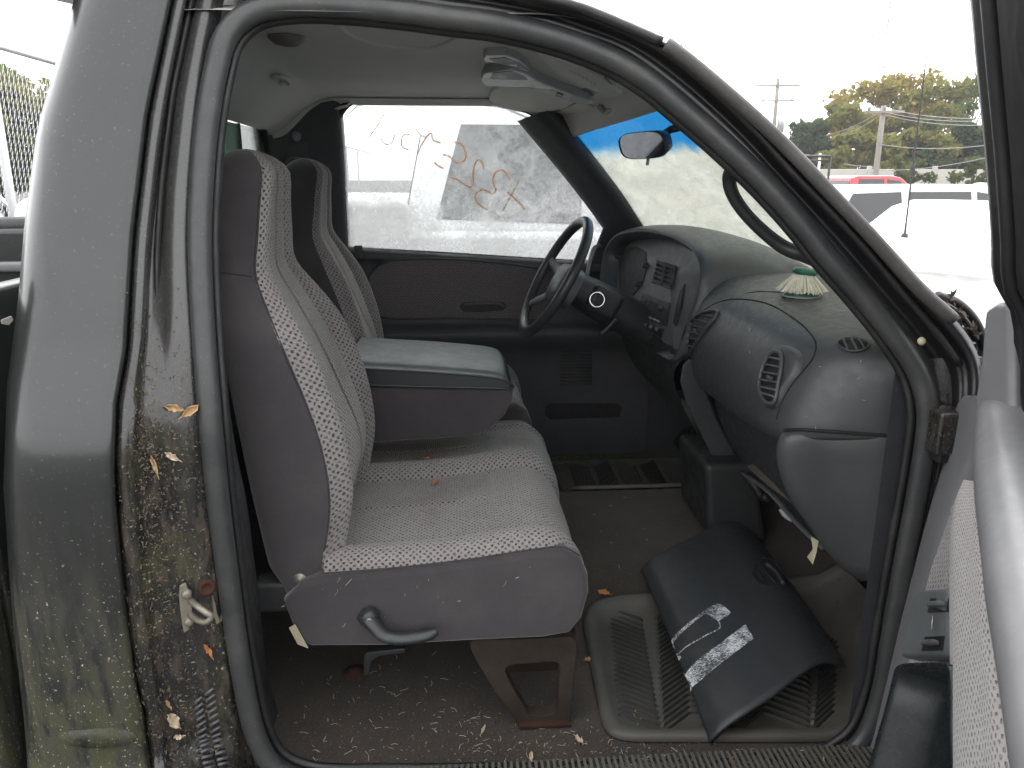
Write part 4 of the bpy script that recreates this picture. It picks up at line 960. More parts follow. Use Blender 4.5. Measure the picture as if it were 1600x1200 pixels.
# sail corner
prism('mirror_sail', [(.47, 1.625, 1.215), (.66, 1.625, 1.20), (.60, 1.605, 1.31), (.53, 1.59, 1.40)], (0, .02, 0), TRIM, DD, .006)
# outer skin of the far side, simple but solid
grid('door_skin', [[(x, 1.70, 1.21), (x, 1.74, 1.17), (x, 1.75, .9), (x, 1.75, .62), (x, 1.70, .42)] for x in (-.62, -.2, .3, .8)], PAINT, DD)

# ================================================================== passenger door (open, near camera)
PHI = R(58); HG = np.array([.83, -.06, 0.0])
dd = np.array([-math.cos(PHI), -math.sin(PHI), 0]); dn = np.array([-math.sin(PHI), math.cos(PHI), 0])
PDR = part('passenger_door', (HG[0], HG[1], .5), 'open passenger door with grey trim, tweed insert and switch panel')
def DP(s, n, z): return HG+dd*s+dn*n+np.array([0, 0, z])
def PD(u, v, s):                   # ray against the upright plane across the door at distance s from the hinge
    d = ray(u, v); t = (s-np.dot(CAM-HG, dd))/np.dot(d, dd); return CAM+d*t
zz = np.array([0, 0, 1.0])
# belt rail
bl_px = [(1527, 640), (1523, 682), (1525, 758), (1535, 843), (1541, 900), (1558, 1000), (1573, 1100), (1588, 1200), (1605, 1300)]
bl_pts = [PZ(u, v, 1.17+.02*(i == 0)) for i, (u, v) in enumerate(bl_px)]
bl_pts += [bl_pts[-1]+dd*.12, bl_pts[-1]+dd*.22]
b_rows = []
for q in bl_pts:
    b_rows.append([q-dn*.035-zz*.05, q-dn*.010-zz*.038, q-dn*.001-zz*.018, q, q-dn*.006+zz*.016, q-dn*.022+zz*.027, q-dn*.05+zz*.032, q-dn*.085+zz*.028, q-dn*.10+zz*.0])
bo = grid('belt_trim', b_rows, TRIML, PDR, nu=30, nv=60); tag(bo, 'pale grey belt rail of the open door')
sail_px = [(1522, 690, .09), (1529, 620, .07), (1531, 560, .065), (1533, 505, .06), (1540, 482, .06), (1556, 472, .08), (1570, 476, .10), (1573, 560, .11), (1575, 673, .13), (1592, 745, .18), (1552, 755, .15), (1527, 735, .11)]
sl = prism('mirror_sail', [PD(*q) for q in sail_px], -dn*.02, TRIML, PDR, .009, 3); sl['label'] = 'grey triangular sail cover at the front of the door window'
# inner carrier panel behind all trim, shut face
m_rows = [[DP(s, n, z) for n, z in ((-.05, 1.14), (.0, 1.05), (.012, .9), (.03, .7), (.045, .5), (.0, .42))] for s in np.linspace(.02, 1.0, 12)]
grid('door_trim', m_rows, TRIMM, PDR, nu=20)
shut = [[DP(-.012, n, z) for n in (-.14, -.09, -.05, -.02, .0)] for z in np.linspace(.42, 1.16, 10)]
grid('shut_face', shut, JAMB, PDR)
FTRIM = plain('front edge door trim', (.125, .125, .130), .4, var=.1, bs=500, bst=.12, dust=.1)
rr_ = []
for v, ul, ur in [(618, 1506, 1526), (630, 1496, 1526), (660, 1489, 1524), (700, 1480, 1520), (721, 1474, 1514), (760, 1462, 1497), (801, 1450, 1483), (850, 1437, 1468), (894, 1426, 1457), (1000, 1398, 1434), (1100, 1372, 1410), (1200, 1342, 1385), (1280, 1318, 1370)]:
    rr_.append([PD(ul, v, 0)-dn*.07-dd*.004, PD(ul, v, 0)-dn*.012-dd*.002, PD(ul+1, v, .008), PD(ul*.75+ur*.25, v, .028), PD(ul*.3+ur*.7, v, .052), PD(ur, v, .060), PD(ur+3, v, .066)-dn*.02])
fr_ = grid('front_trim', rr_, TRIMM, PDR, nu=24, nv=50); fr_.data.materials[0] = FTRIM; fr_['label'] = 'grey moulded front edge of the open door trim'
clA = []
for v, ul in [(766, 1502), (790, 1490), (820, 1481), (860, 1467), (894, 1456), (930, 1447), (1030, 1424), (1100, 1404), (1200, 1372), (1280, 1345)]:
    clA.append([PD(ul-3, v, .058), PD(ul+1, v, .070), PD(ul*.5+752, v, .11+.00012*(v-766)), PD(1512, v, .17+.0003*(v-766))])
ci = grid('cloth_insert', clA, TW_D, PDR, nu=16, nv=40, flip=True); tag(ci, 'pale tweed cloth insert in the open door')
clB = []
for v, ul, ur in [(752, 1519, 1525), (780, 1502, 1529), (830, 1493, 1534), (900, 1490, 1542), (1000, 1491, 1559), (1100, 1492, 1574), (1200, 1493, 1589), (1290, 1494, 1604)]:
    s0 = .10+.0006*(v-752); A_, B_ = PD(ul, v, s0), PZ(ur, v, 1.135)
    clB.append([A_-dn*.03+dd*.02, A_-dn*.008, A_, A_*.66+B_*.34+dn*.012, A_*.3+B_*.7+dn*.006, B_-dn*.004, B_-dn*.03])
cb = grid('cloth_bolster', clB, TW_D, PDR, nu=30, nv=60, flip=True); cb['label'] = 'padded pale tweed roll below the belt rail of the open door'
# switch panel with window and lock switches
SWP = [(1423, 1031, .20), (1427, 1008, .195), (1440, 950, .18), (1447, 934, .178), (1457, 925, .185), (1500, 923, .25), (1502, 1033, .27)]
sp_ = prism('switch_panel', [PD(*q)+dn*.016 for q in SWP], -dn*.03, plain('slate switch panel', (.085, .092, .095), .4, bs=400, bst=.1), PDR, .006, 3)
sp_['label'] = 'dark switch panel with window and lock buttons on the open door'
tsw = bvh(sp_)
def sw(pts, lift): return [hit(tsw, u, v, lift)[0] for u, v in pts]
for (u, v) in ((1464, 945), (1455, 1005)):
    prism('switch_well', sw([(u-14, v+12), (u-9, v-10), (u+20, v-11), (u+18, v+11)], .0012), -dn*.002, BLACK, PDR, 0)
    prism('switch', sw([(u-7, v+3), (u-5, v-5), (u+14, v-6), (u+13, v+2)], .011), -dn*.010, TRIMM, PDR, .002)
def text(body, size, mat_, par, M, name='lettering', ex=.0004):
    cu = bpy.data.curves.new(name, 'FONT'); cu.body = body; cu.size = size; cu.extrude = ex; cu.align_x = 'CENTER'; cu.align_y = 'CENTER'
    o = bpy.data.objects.new(name, cu); COL.objects.link(o); dg = bpy.context.evaluated_depsgraph_get()
    me = bpy.data.meshes.new_from_object(o.evaluated_get(dg)); bpy.data.objects.remove(o); me.transform(M); setm(me, mat_); return link(name, me, par)
q = hit(tsw, 1458, 970, .0015)[0]
text('LOCK', .013, LGREY, PDR, Matrix(((-dd[0]*-1, 0, dn[0], q[0]), (-dd[1]*-1, 0, dn[1], q[1]), (0, 1, dn[2], q[2]), (0, 0, 0, 1))))
# map pocket: open tray with rim
pk_px = [(1362, 1262, .30), (1372, 1222, .29), (1383, 1183, .28), (1395, 1142, .27), (1407, 1100, .26), (1416, 1062, .25), (1420, 1050, .25), (1428, 1044, .255), (1440, 1042, .27), (1470, 1041, .32), (1500, 1042, .385), (1508, 1046, .40), (1511, 1060, .405), (1513, 1150, .45), (1516, 1262, .50), (1440, 1263, .40)]
pko = [PD(*q)+dn*.015 for q in pk_px]; cpk = np.mean(pko, axis=0)
O = cr(pko, 80, True)
g_rows = [[p-dn*.02 for p in O], [p+dn*.002 for p in O], [cpk+(p-cpk)*.94+dn*.002 for p in O], [cpk+(p-cpk)*.89-dn*.008 for p in O], [cpk+(p-cpk)*.84-dn*.055 for p in O], [cpk+(p-cpk)*.02-dn*.062 for p in O]]
pk = grid('map_pocket', g_rows, plain('glossy dark pocket plastic', (.010, .013, .014), .28, var=.1), PDR, cu=True); pk['label'] = 'glossy dark map pocket in the open door'
# window frame: front bar leaning inwards, glass run and glass
fl_px = [(1470, -400, .14), (1496, -180, .12), (1515, 0, .10), (1526, 120, .09), (1538, 240, .08), (1547, 360, .075), (1552, 440, .06), (1575, 482, .05), (1578, 600, .045), (1594, 720, .05)]
bar = []
for q in fl_px:
    p0 = PD(*q); bar.append([p0-dn*.06, p0-dn*.01, p0+dd*.006, p0+dd*.06, p0+dd*.066-dn*.008, p0+dd*.070-dn*.022, p0+dd*.30-dn*.026, p0+dd*.30-dn*.06])
o = grid('window_frame', bar, SEALD, PDR, cu=True, nv=30); o['label'] = 'black front bar of the open door window frame'
tube('glass_run', [PD(*q)+dd*.085-dn*.016 for q in fl_px], .010, BLACK, PDR, n=24)
q0, q1 = PD(1556, 480, .07), PD(1515, 0, .10)
pane('door_glass', [q0+dd*.28-dn*.04-zz*.35, q0+dd*.9-dn*.04-zz*.35, q0+dd*.9-dn*.04-zz*.06, q0+dd*.28-dn*.04-zz*.04], .004, dirtyglass('passenger glass', (.85, .9, .88), .1, .35, (.5, .48, .44), 8), PDR)
# outer door skin
skn = [[DP(s, -.10, 1.26), DP(s, -.13, 1.18), DP(s, -.145, .9), DP(s, -.14, .6), DP(s, -.10, .42)] for s in np.linspace(-.01, 1.04, 8)]
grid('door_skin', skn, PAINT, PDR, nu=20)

# ================================================================== hinge pillar, cowl, wing, bonnet, bed, chassis
hp_rows = []
for v, ul, ur in [(560, 1440, 1560), (640, 1456, 1560), (760, 1450, 1560), (900, 1425, 1540), (1050, 1400, 1500), (1200, 1370, 1470)]:
    a_, b_ = PS(ul, v, .012), PS(ur, v, .0)
    hp_rows.append([a_+np.array([0, .02, 0]), a_, a_*.5+b_*.5, b_, b_+np.array([.12, -.03, 0])])
grid('hinge_pillar', hp_rows, JAMB, TRUCK, nv=24)
box('door_hinge', PS(1476, 672, -.02), (.05, .05, .07), JAMB, TRUCK, .006)
box('door_check', PS(1468, 705, -.01), (.04, .06, .02), BLACK, TRUCK, .004)
# bonnet and wing ahead of the windscreen
bon = []
for x, z0 in [(1.00, 1.185), (1.10, 1.215), (1.25, 1.225), (1.6, 1.20), (2.0, 1.14), (2.25, 1.05), (2.34, .92)]:
    bon.append([(x, .06, z0-.12), (x, .14, z0-.075), (x, .30, z0-.035), (x, .40, z0), (x, .62, z0+.03), (x, .83, z0+.035), (x, 1.04, z0+.03), (x, 1.26, z0), (x, 1.36, z0-.035), (x, 1.52, z0-.075), (x, 1.60, z0-.12)])
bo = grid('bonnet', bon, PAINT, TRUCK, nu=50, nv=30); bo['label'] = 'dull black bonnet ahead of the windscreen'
for side in (0, 1):
    fy = lambda y: y if side == 0 else 1.66-y
    wing = [[(x, fy(.075), z+.03), (x, fy(.02), z+.02), (x, fy(-.04), z-.02), (x, fy(-.085), z-.10), (x, fy(-.09), z-.30), (x, fy(-.085), .62 if not (1.05 < x < 1.9) else .62+.3*math.sin(math.pi*(x-1.05)/.85))] for x, z in [(.84, 1.12), (.95, 1.12), (1.1, 1.115), (1.4, 1.10), (1.8, 1.06), (2.1, 1.0), (2.28, .93)]]
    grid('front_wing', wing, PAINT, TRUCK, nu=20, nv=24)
cowl = [[(x, y, z) for y in np.linspace(.05, 1.61, 20)] for x, z in ((.93, 1.185), (1.0, 1.175), (1.08, 1.19))]
grid('cowl_panel', cowl, DASHD, TRUCK)
for i in range(26):
    box('cowl_louvre', (1.03, .16+i*.055, 1.186), (.07, .012, .012), BLACK, TRUCK, 0, rot=Matrix.Rotation(R(12), 3, 'Z'))
tube('wiper_arm', [(1.03, .30, 1.205), (.96, .55, 1.262), (.93, .95, 1.31)], .006, BLACK, TRUCK, n=12)
# rubber cowl seal and leaf litter at the screen corner
tube('cowl_seal', [PY(u, v, .17) for u, v in [(1466, 462), (1490, 470), (1512, 488), (1528, 512), (1536, 545)]], .013, SEALD, TRUCK, n=20, sq=.6)
tube('cowl_seal', [PY(u, v, .15) for u, v in [(1470, 474), (1490, 484), (1508, 502), (1524, 530)]], .009, BLACK, TRUCK, n=20, sq=.6)
lv, lf = [], []
for i in range(130):
    p0 = PY(random.uniform(1470, 1534), 0, .16); t = random.random(); p0 = PY(1474+t*54+random.gauss(0, 4), 470+t*52+random.gauss(0, 7), random.uniform(.13, .20))
    a_ = np.array([random.gauss(0, 1) for _ in range(3)]); a_ /= np.linalg.norm(a_); b_ = np.cross(a_, [random.gauss(0, 1), 1, .3]); b_ /= np.linalg.norm(b_); k_ = len(lv); L_ = random.uniform(.004, .011)
    lv += [p0-a_*L_, p0+b_*L_*.4, p0+a_*L_, p0-b_*L_*.4]; lf.append((k_, k_+1, k_+2, k_+3))
o = mesh('cowl_litter', lv, lf, plain('dark rotten leaves', (.05, .036, .026), .9, var=.6, vs=90), TRUCK); o['kind'] = 'stuff'
# load bed
BD = part('load_bed', (-1.8, .83, .8), 'black load bed behind the cab')
for y in (-.06, 1.63):
    prism('bed_side', [(-.72, y, .55), (-2.75, y, .55), (-2.75, y, 1.33), (-.72, y, 1.36)], (0, .09, 0), PAINT, BD, .02)
    tube('bed_rail', [(-.70, y+.045, 1.365), (-2.76, y+.045, 1.335)], .03, DASHD, BD, n=4)
prism('bed_front', [(-.72, .03, .55), (-.72, 1.63, .55), (-.72, 1.63, 1.345), (-.72, .03, 1.345)], (-.04, 0, 0), PAINT, BD, .008)
for z in (1.12, 1.22): box('bed_rib', (-1.7, 1.618, z), (1.9, .03, .035), TRIML, BD, .01)
box('tailgate', (-2.77, .83, 1.0), (.06, 1.56, .68), PAINT, BD, .02)
box('bed_floor', (-1.74, .83, .82), (2.0, 1.6, .04), PAINT, BD, 0)
prism('torn_label', [PX(u, v, -.716) for u, v in [(1, 500), (16, 494), (19, 500), (12, 508), (2, 506)]], (.002, 0, 0), VISOR, BD, 0)
# cab floor pan, sills and wheels so that the truck stands on the ground
box('floor_pan', (.1, .83, .40), (1.5, 1.56, .08), BLACK, TRUCK, .01)
for x in (1.48, -1.75):
    for y, sg in ((.06, -1), (1.60, 1)):
        W = part('wheel', (x, y, .37))
        lathe('tyre', [(.21, -.11), (.33, -.115), (.365, -.09), (.37, 0), (.365, .09), (.33, .115), (.21, .11), (.21, -.11)], (x, y, .37), (0, 1, 0), BLACK, W, 32)
        lathe('rim', [(.0, .06), (.10, .055), (.19, .075), (.215, .1), (.215, -.1), (0, -.1)], (x, y, .37), (0, sg, 0), STEEL, W, 24)
box('chassis_rail', (-.2, .40, .28), (4.6, .09, .13), BLACK, TRUCK, .01); box('chassis_rail', (-.2, 1.26, .28), (4.6, .09, .13), BLACK, TRUCK, .01)
box('front_bumper', (2.36, .83, .62), (.12, 1.8, .2), CHROME, TRUCK, .03)

# ---- striker and vent on the door jamb
tj = bvh(jb)
ST = part('door_striker', hit(tj, 303, 945)[0], 'worn steel door striker on the jamb')
def jp(u, v, l_=.003): return hit(tj, u, v, l_)[0]
jn = hit(tj, 300, 950)[1]
prism('striker_plate', [jp(*p) for p in [(280, 912), (290, 907), (299, 928), (300, 950), (296, 980), (287, 986), (281, 960), (279, 930)]], jn*.005, STEEL, ST, .0015)
tube('striker_loop', [jp(297, 935, .006), jp(306, 932, .030), jp(320, 936, .042), jp(328, 941, .044), jp(322, 950, .042), jp(308, 955, .028), jp(296, 956, .006)], .0048, STEEL, ST, n=30, k=8)
for p in ((291, 924), (295, 967)):
    lathe('striker_bolt', [(0, .008), (.003, .008), (.0065, .007), (.008, 0)], jp(*p, .007), jn, STEEL, ST, 12)
lathe('rust_ring', [(.0, .001), (.007, .001), (.009, .004), (.012, .003), (.014, 0)], jp(323, 918, .001), jn, RUSTR, TRUCK, 18)
prism('bare_patch', [jp(*p, .0008) for p in [(331, 930), (345, 930), (346, 970), (338, 975), (333, 955)]], jn*.0006, plain('bare primer patch', (.16, .14, .10), .8, var=.4), TRUCK, 0)
VT = part('pressure_vent', jp(330, 1120), 'ribbed air relief vent low on the jamb')
vo = [(296, 1090), (330, 1056), (340, 1062), (352, 1120), (362, 1190), (366, 1240), (320, 1240), (308, 1150)]
for i in range(17):
    t = i/16; l_ = (299+t*20, 1098+t*140-4); r_ = (336+t*28, 1066+t*160)
    for a0, a1 in ((.06, .44), (.56, .94)):
        A = (l_[0]+(r_[0]-l_[0])*a0, l_[1]+(r_[1]-l_[1])*a0+4); B = (l_[0]+(r_[0]-l_[0])*a1, l_[1]+(r_[1]-l_[1])*a1+4)
        pa, pb = jp(*A, .006), jp(*B, .006)
        tube('vent_rib', [pa, pb], .0028, TRIMM, VT, k=5)

# ================================================================== loose things in the cab
def mat_obj(name, corners, label, nrib, zl=.010, inset=.035, tex=True):
    """rubber mat laid on the carpet: raised rim, base sheet and separate herringbone ribs"""
    c = [np.array(q, float) for q in corners]
    ctr = np.mean(c, axis=0); e = empty(name, (ctr[0], ctr[1], floor_z(*ctr)))
    def at(a, b_, l_=0.): 
        p = (c[0]*(1-a)+c[1]*a)*(1-b_)+(c[3]*(1-a)+c[2]*a)*b_
        return np.array([p[0], p[1], floor_z(p[0], p[1])+zl+l_])
    n = 24
    # rounded outline by superellipse in (a,b)
    def rim_pt(t, k_): 
        ca, sa = math.cos(t), math.sin(t); x = np.sign(ca)*abs(ca)**.20; y = np.sign(sa)*abs(sa)**.20
        return .5+.5*x*k_, .5+.5*y*k_
    ts = np.linspace(0, 2*math.pi, 80, endpoint=False)
    rows = [[at(*rim_pt(t, k_), l_) for t in ts] for k_, l_ in [(1.0, -.005), (.995, .004), (.97, .008), (.91, .008), (.885, .001), (.6, .001), (.3, .001), (.02, .001)]]
    grid('mat_sheet', rows, RUBBER, e, cu=True)
    # ribs
    L0 = np.linalg.norm(at(1, .5)-at(0, .5)); L1 = np.linalg.norm(at(.5, 1)-at(.5, 0))
    rme = {}
    vs = np.array([(-.5, -.5, 0), (.5, -.5, 0), (.5, .5, 0), (-.5, .5, 0), (-.42, -.3, 1), (.42, -.3, 1), (.42, .3, 1), (-.42, .3, 1)])*np.array([.092, .0085, .006])
    me = bpy.data.meshes.new('mat_rib'); me.from_pydata([tuple(p) for p in vs], [], [(4, 5, 6, 7), (0, 1, 5, 4), (1, 2, 6, 5), (2, 3, 7, 6), (3, 0, 4, 7)]); setm(me, RIBM)
    cnt = 0; cw_ = .080; sp = .0195
    nc = int(L0*.86/cw_); nr = int(L1*.84/sp)
    for i in range(nc):
        for j in range(nr):
            if cnt >= nrib: break
            a, b_ = .075+(i+.5)/nc*.85, .08+(j+.5)/nr*.84
            
            p = at(a, b_, .001); q = at(min(1, a+.02), b_, .001)
            sl_ = math.atan2(q[2]-p[2], math.hypot(q[0]-p[0], q[1]-p[1]))
            o = bpy.data.objects.new('mat_rib', me); COL.objects.link(o); o.parent = e; o.matrix_parent_inverse = Matrix.Translation(-Vector(e.location))
            o.location = p; o.rotation_euler = (0, -sl_, R(38 if i % 2 else -38)); cnt += 1
    tag(e, label, 'floor mat', 'rubber floor mats'); return e
mat_obj('floor_mat', [(.262, .108), (.74, .075), (1.05, .585), (.285, .565)], 'ribbed rubber floor mat under the fallen glovebox door', 300)
mat_obj('floor_mat', [(.34, 1.13), (.92, 1.13), (.95, 1.58), (.34, 1.58)], 'ribbed rubber floor mat in the driver footwell', 220)

# glovebox door lying on the mat
GD = empty('glovebox_door', PZ(1120, 1000, .50))
tag(GD, 'black glovebox door panel with worn white stickers lying on the floor mat', 'glovebox door')
e1_ = [(1108, 1157, .487), (1128, 1138, .515), (1160, 1116, .538), (1205, 1087, .560), (1245, 1056, .580), (1272, 1038, .588), (1298, 1031, .580), (1322, 1038, .553)]
e0_ = [(1000, 888, .560), (1015, 872, .583), (1040, 857, .600), (1072, 841, .612), (1100, 826, .622), (1122, 812, .632), (1142, 806, .630), (1162, 814, .606)]
E0 = np.array([PZ(*q) for q in e0_]); E1 = np.array([PZ(*q) for q in e1_])
grows = []
for t in np.r_[0, .015, np.linspace(.06, .94, 12), .985, 1]:
    edge = -.006*(1 if t in (0, 1) else 0)
    grows.append((E0*(1-t)+E1*t)+np.array([0, 0, edge+.012*math.sin(math.pi*t)]))
gd = grid('door_shell', grows, PANELM, GD, nu=40, nv=60, flip=True)
solid(gd, .011)
tg = bvh(gd)
prism('latch_recess', [q for q in (hit(tg, u, v, .0012)[0] for u, v in [(1174, 898), (1180, 880), (1192, 872), (1208, 876), (1224, 892), (1234, 908), (1228, 914), (1205, 917), (1184, 912)])], np.array([0, 0, -.004]), DASHD, GD, .0015)
tube('latch_handle', [hit(tg, u, v, .005)[0] for u, v in [(1196, 884), (1208, 893), (1218, 906), (1222, 914)]], .0055, PANELM, GD, n=16)
tube('latch_gap', [hit(tg, u, v, .002)[0] for u, v in [(1190, 884), (1200, 898), (1212, 912)]], .003, BLACK, GD, n=10)
tube('latch_edge', [hit(tg, u, v, .001)[0] for u, v in [(1192, 872), (1208, 876), (1224, 892), (1235, 910)]], .0014, TRIMM, GD, n=16)
def worn():
    b = NB('worn white sticker'); p = b.pos(); f = b.mth('ADD', b.mth('MULTIPLY', b.noise(b.scale(p, (1, 3, 1)), 170, 4, .8), .7), b.mth('MULTIPLY', b.noise(p, 26, 3), .3))
    return b.end(b.bsdf(b.mix(b.ramp(f, .47, .55), (.04, .042, .045), (.66, .69, .71)), .6))
WORN = worn()
def strip(name, A, B, n=24, m=5):
    A, B = cr([(*a, 0) for a in A], n), cr([(*a, 0) for a in B], n); rows = []
    for i in range(n):
        rr = []
        for t in np.linspace(0, 1, m):
            q = A[i]*(1-t)+B[i]*t; h_, _ = hit(tg, q[0], q[1], .0012); rr.append(h_ if h_ is not None else rr[-1])
        rows.append(rr)
    return grid(name, rows, WORN, GD)
strip('sticker', [(1068, 1058), (1086, 1036), (1125, 1006), (1165, 976)], [(1078, 1078), (1092, 1066), (1128, 1036), (1178, 998)])
strip('sticker', [(1098, 956), (1121, 944), (1128, 945)], [(1122, 971), (1138, 962), (1142, 957)])
strip('sticker', [(1044, 1012), (1050, 1000), (1062, 986), (1098, 957), (1118, 946)], [(1049, 1014), (1054, 1003), (1066, 989), (1100, 961), (1118, 951)])
strip('sticker', [(1045, 1010), (1050, 1030)], [(1052, 1003), (1057, 1022)], 8)
strip('sticker', [(1122, 970), (1124, 980), (1100, 994), (1070, 1012), (1058, 1024)], [(1123.5, 970), (1126, 981), (1101, 995.5), (1071, 1013.5), (1059, 1026)])
strip('sticker', [(1066, 1058), (1071, 1072), (1075, 1084)], [(1067.6, 1057), (1072.6, 1071), (1076.6, 1083)], 8, 3)

# scrub brush on the dash top
bp_, bn_ = hit(tp, 1252, 462)
BR = empty('scrub_brush', bp_); tag(BR, 'cream bristled scrub brush with green base standing on the dash top', 'brush')
GREENP = plain('green brush plastic', (.02, .13, .075), .35)
lathe('brush_base', [(.0, .014), (.030, .013), (.036, .008), (.038, 0.001), (0, 0.001)], bp_+np.array([0, 0, -.002]), (0, 0, 1), GREENP, BR, 28)
lathe('base_ring', [(.036, .003), (.040, .004), (.042, .001), (.036, .001)], bp_+np.array([0, 0, -.002]), (0, 0, 1), LGREY, BR, 28)
lathe('brush_head', [(.0, .052), (.022, .051), (.027, .047), (.027, .040), (.02, .036), (0, .036)], bp_+np.array([0, 0, .010]), (0.1, 0, 1), GREENP, BR, 24)
bv, bf = [], []
for i in range(1100):
    a = random.random()*2*math.pi; r0 = .021*math.sqrt(random.random()); r1 = r0*2.45+random.uniform(-.005, .005)
    p0 = bp_+np.array([r0*math.cos(a), r0*math.sin(a), .048]); p1 = bp_+np.array([r1*math.cos(a+random.uniform(-.15, .15)), r1*math.sin(a), .008+random.uniform(0, .008)])
    s_ = np.array([-math.sin(a), math.cos(a), 0])*.0008; q_ = np.array([math.cos(a), math.sin(a), 0])*.0008; k_ = len(bv)
    bv += [p0+s_, p0-s_, p0+q_, p1+s_, p1-s_, p1+q_]; bf += [(k_, k_+1, k_+4, k_+3), (k_+1, k_+2, k_+5, k_+4), (k_+2, k_, k_+3, k_+5)]
mesh('bristles', bv, bf, plain('cream bristle', (.80, .76, .63), .6, var=.2, vs=90), BR)

# ---- litter: straw and crumbs on the floor, sill, jamb and dash
STRAW = plain('pale straw litter', (.36, .33, .27), .8, var=.4, vs=70)
CRUMB = plain('brown leaf crumbs', (.085, .058, .038), .9, var=.6, vs=80)
bpy.context.view_layer.update()
tfl = bvh(flo, sill)
def litter(name, spots, n, lmax, m_, label, w0=.0007, tree=None, lift=.0015, par=None):
    vs, fs = [], []
    for (u0, v0, su, sv, k_) in spots:
        for _ in range(int(n*k_)):
            u, v = random.gauss(u0, su), random.gauss(v0, sv); h_, nn = hit(tree, u, v, lift)
            if h_ is None: continue
            a = random.random()*math.tau; l_ = lmax*random.random()**2.2+.0012; t1, t2 = frame_at(nn)
            d = math.cos(a)*t1+math.sin(a)*t2; s = np.cross(nn, d)*w0*random.uniform(.6, 1.6); bend = np.cross(nn, d)*l_*random.uniform(-.35, .35)
            up_ = nn*random.uniform(0, .18)*l_
            p = [h_-d*l_/2, h_+bend*.5+up_, h_+d*l_/2]; b0 = len(vs)
            for q in p: vs += [q-s, q+s, q+nn*w0*1.2]
            for j in (0, 3): fs += [(b0+j, b0+j+1, b0+j+4, b0+j+3), (b0+j+1, b0+j+2, b0+j+5, b0+j+4), (b0+j+2, b0+j, b0+j+3, b0+j+5)]
    o = mesh(name, vs, fs, m_, par); return tag(o, label, 'litter', kind='stuff')
litter('straw_litter', [(640, 1120, 160, 55, .45), (800, 1150, 110, 22, .35), (560, 1100, 120, 50, .3), (1000, 1175, 160, 10, .2), (960, 800, 40, 60, .10), (850, 1175, 150, 10, .25)], 230, .017, STRAW, 'pale straw and grass bits scattered over the cab floor', .0006, tfl)
litter('crumb_litter', [(640, 1130, 170, 50, .5), (960, 870, 40, 70, .3), (820, 1160, 160, 20, .5), (1000, 1178, 200, 10, .3)], 600, .006, CRUMB, 'brown crumbs of dry leaf over the cab floor', .0014, tfl)
tjam = bvh(jb, cabside)
litter('jamb_litter', [(228, 700, 14, 90, .5), (260, 800, 35, 150, .45), (240, 950, 25, 140, .5), (270, 1130, 30, 50, .3), (290, 620, 20, 60, .12)], 520, .005, plain('tan jamb debris', (.13, .105, .07), .9, var=.6, vs=90), 'tan leaf debris stuck to the black door jamb', .0007, tjam)
tsea = bvh(cush, sb)
litter('seat_litter', [(700, 800, 90, 50, .5), (620, 900, 120, 40, .25), (560, 780, 40, 60, .25)], 90, .018, STRAW, 'loose pale hairs and straw on the passenger seat', .0004, tsea, .003)
litter('dash_litter', [(1270, 470, 45, 14, .6), (1180, 520, 60, 30, .15), (1300, 600, 60, 60, .15)], 120, .010, STRAW, 'pale bristle bits scattered on the dash top', .0005, tp, .0012)

# ---- single dry leaves
LEAFM = {'tan': plain('tan dry leaf', (.42, .28, .15), .8, var=.35, vs=60), 'pale': plain('pale dry leaf', (.52, .42, .31), .8, var=.25, vs=60), 'orange': plain('orange dry leaf', (.48, .19, .06), .75, var=.35, vs=60), 'white': plain('white scrap', (.7, .69, .66), .8, var=.1)}
def leaf(tree, u, v, L, kind, rot, label, curl=.5, w_=.42):
    h_, nn = hit(tree, u, v, .004)
    if h_ is None: return
    t1, t2 = frame_at(nn); d = math.cos(R(rot))*t1+math.sin(R(rot))*t2; s = np.cross(nn, d); rows = []
    for i, t in enumerate(np.linspace(0, 1, 9)):
        wd = w_*L*math.sin(math.pi*min(1, t*.93+.04))**.8*(1+.12*math.sin(i*2.3)); c_ = h_+d*(t-.5)*L+nn*curl*L*((t-.5)**2*1.2)
        rows.append([c_+s*wd*k_*.5*random.uniform(.75, 1.15)+nn*(abs(k_)**1.6*wd*curl*random.uniform(.4, 1.3)+.0022*math.sin(2.1*i+k_*3+L*900))+d*L*.05*math.sin(k_*5+i+L*500) for k_ in np.linspace(-1, 1, 7)])
    e = grid('dry_leaf', rows, LEAFM[kind], None)
    solid(e, .0006); tag(e, label, 'leaf', 'dry leaves in the cab'); 
    tube('stalk', [h_-d*L*.5+nn*curl*L*.3, h_-d*L*.75+nn*curl*L*.35], .0007, LEAFM[kind], e, k=5); return e
leaf(tjam, 272, 637, .026, 'tan', 20, 'left half of the crumpled tan leaf pair high on the jamb', .9)
leaf(tjam, 297, 641, .026, 'tan', 150, 'right half of the crumpled tan leaf pair high on the jamb', .9, .5)
leaf(tjam, 268, 711, .022, 'pale', 40, 'pale pointed leaf stuck on the jamb below the crumpled pair', .4)
leaf(tjam, 240, 724, .030, 'tan', 80, 'narrow curled tan leaf at the edge of the jamb dirt', .6, .22)
leaf(tjam, 265, 1123, .034, 'pale', 65, 'pale folded leaf low on the jamb beside the ribbed vent', .5, .5)
leaf(tjam, 279, 1146, .014, 'pale', 10, 'small pale leaf scrap just below the folded leaf', .5, .7)
leaf(tjam, 325, 1012, .026, 'orange', 70, 'thin orange leaf below the door striker', .6, .3)
leaf(tjam, 258, 1098, .018, 'tan', 75, 'small tan leaf stuck above the pale folded leaf', .7, .3)
leaf(tsea, 681, 759, .022, 'orange', 15, 'small orange leaf on the passenger seat cushion', .8, .5)
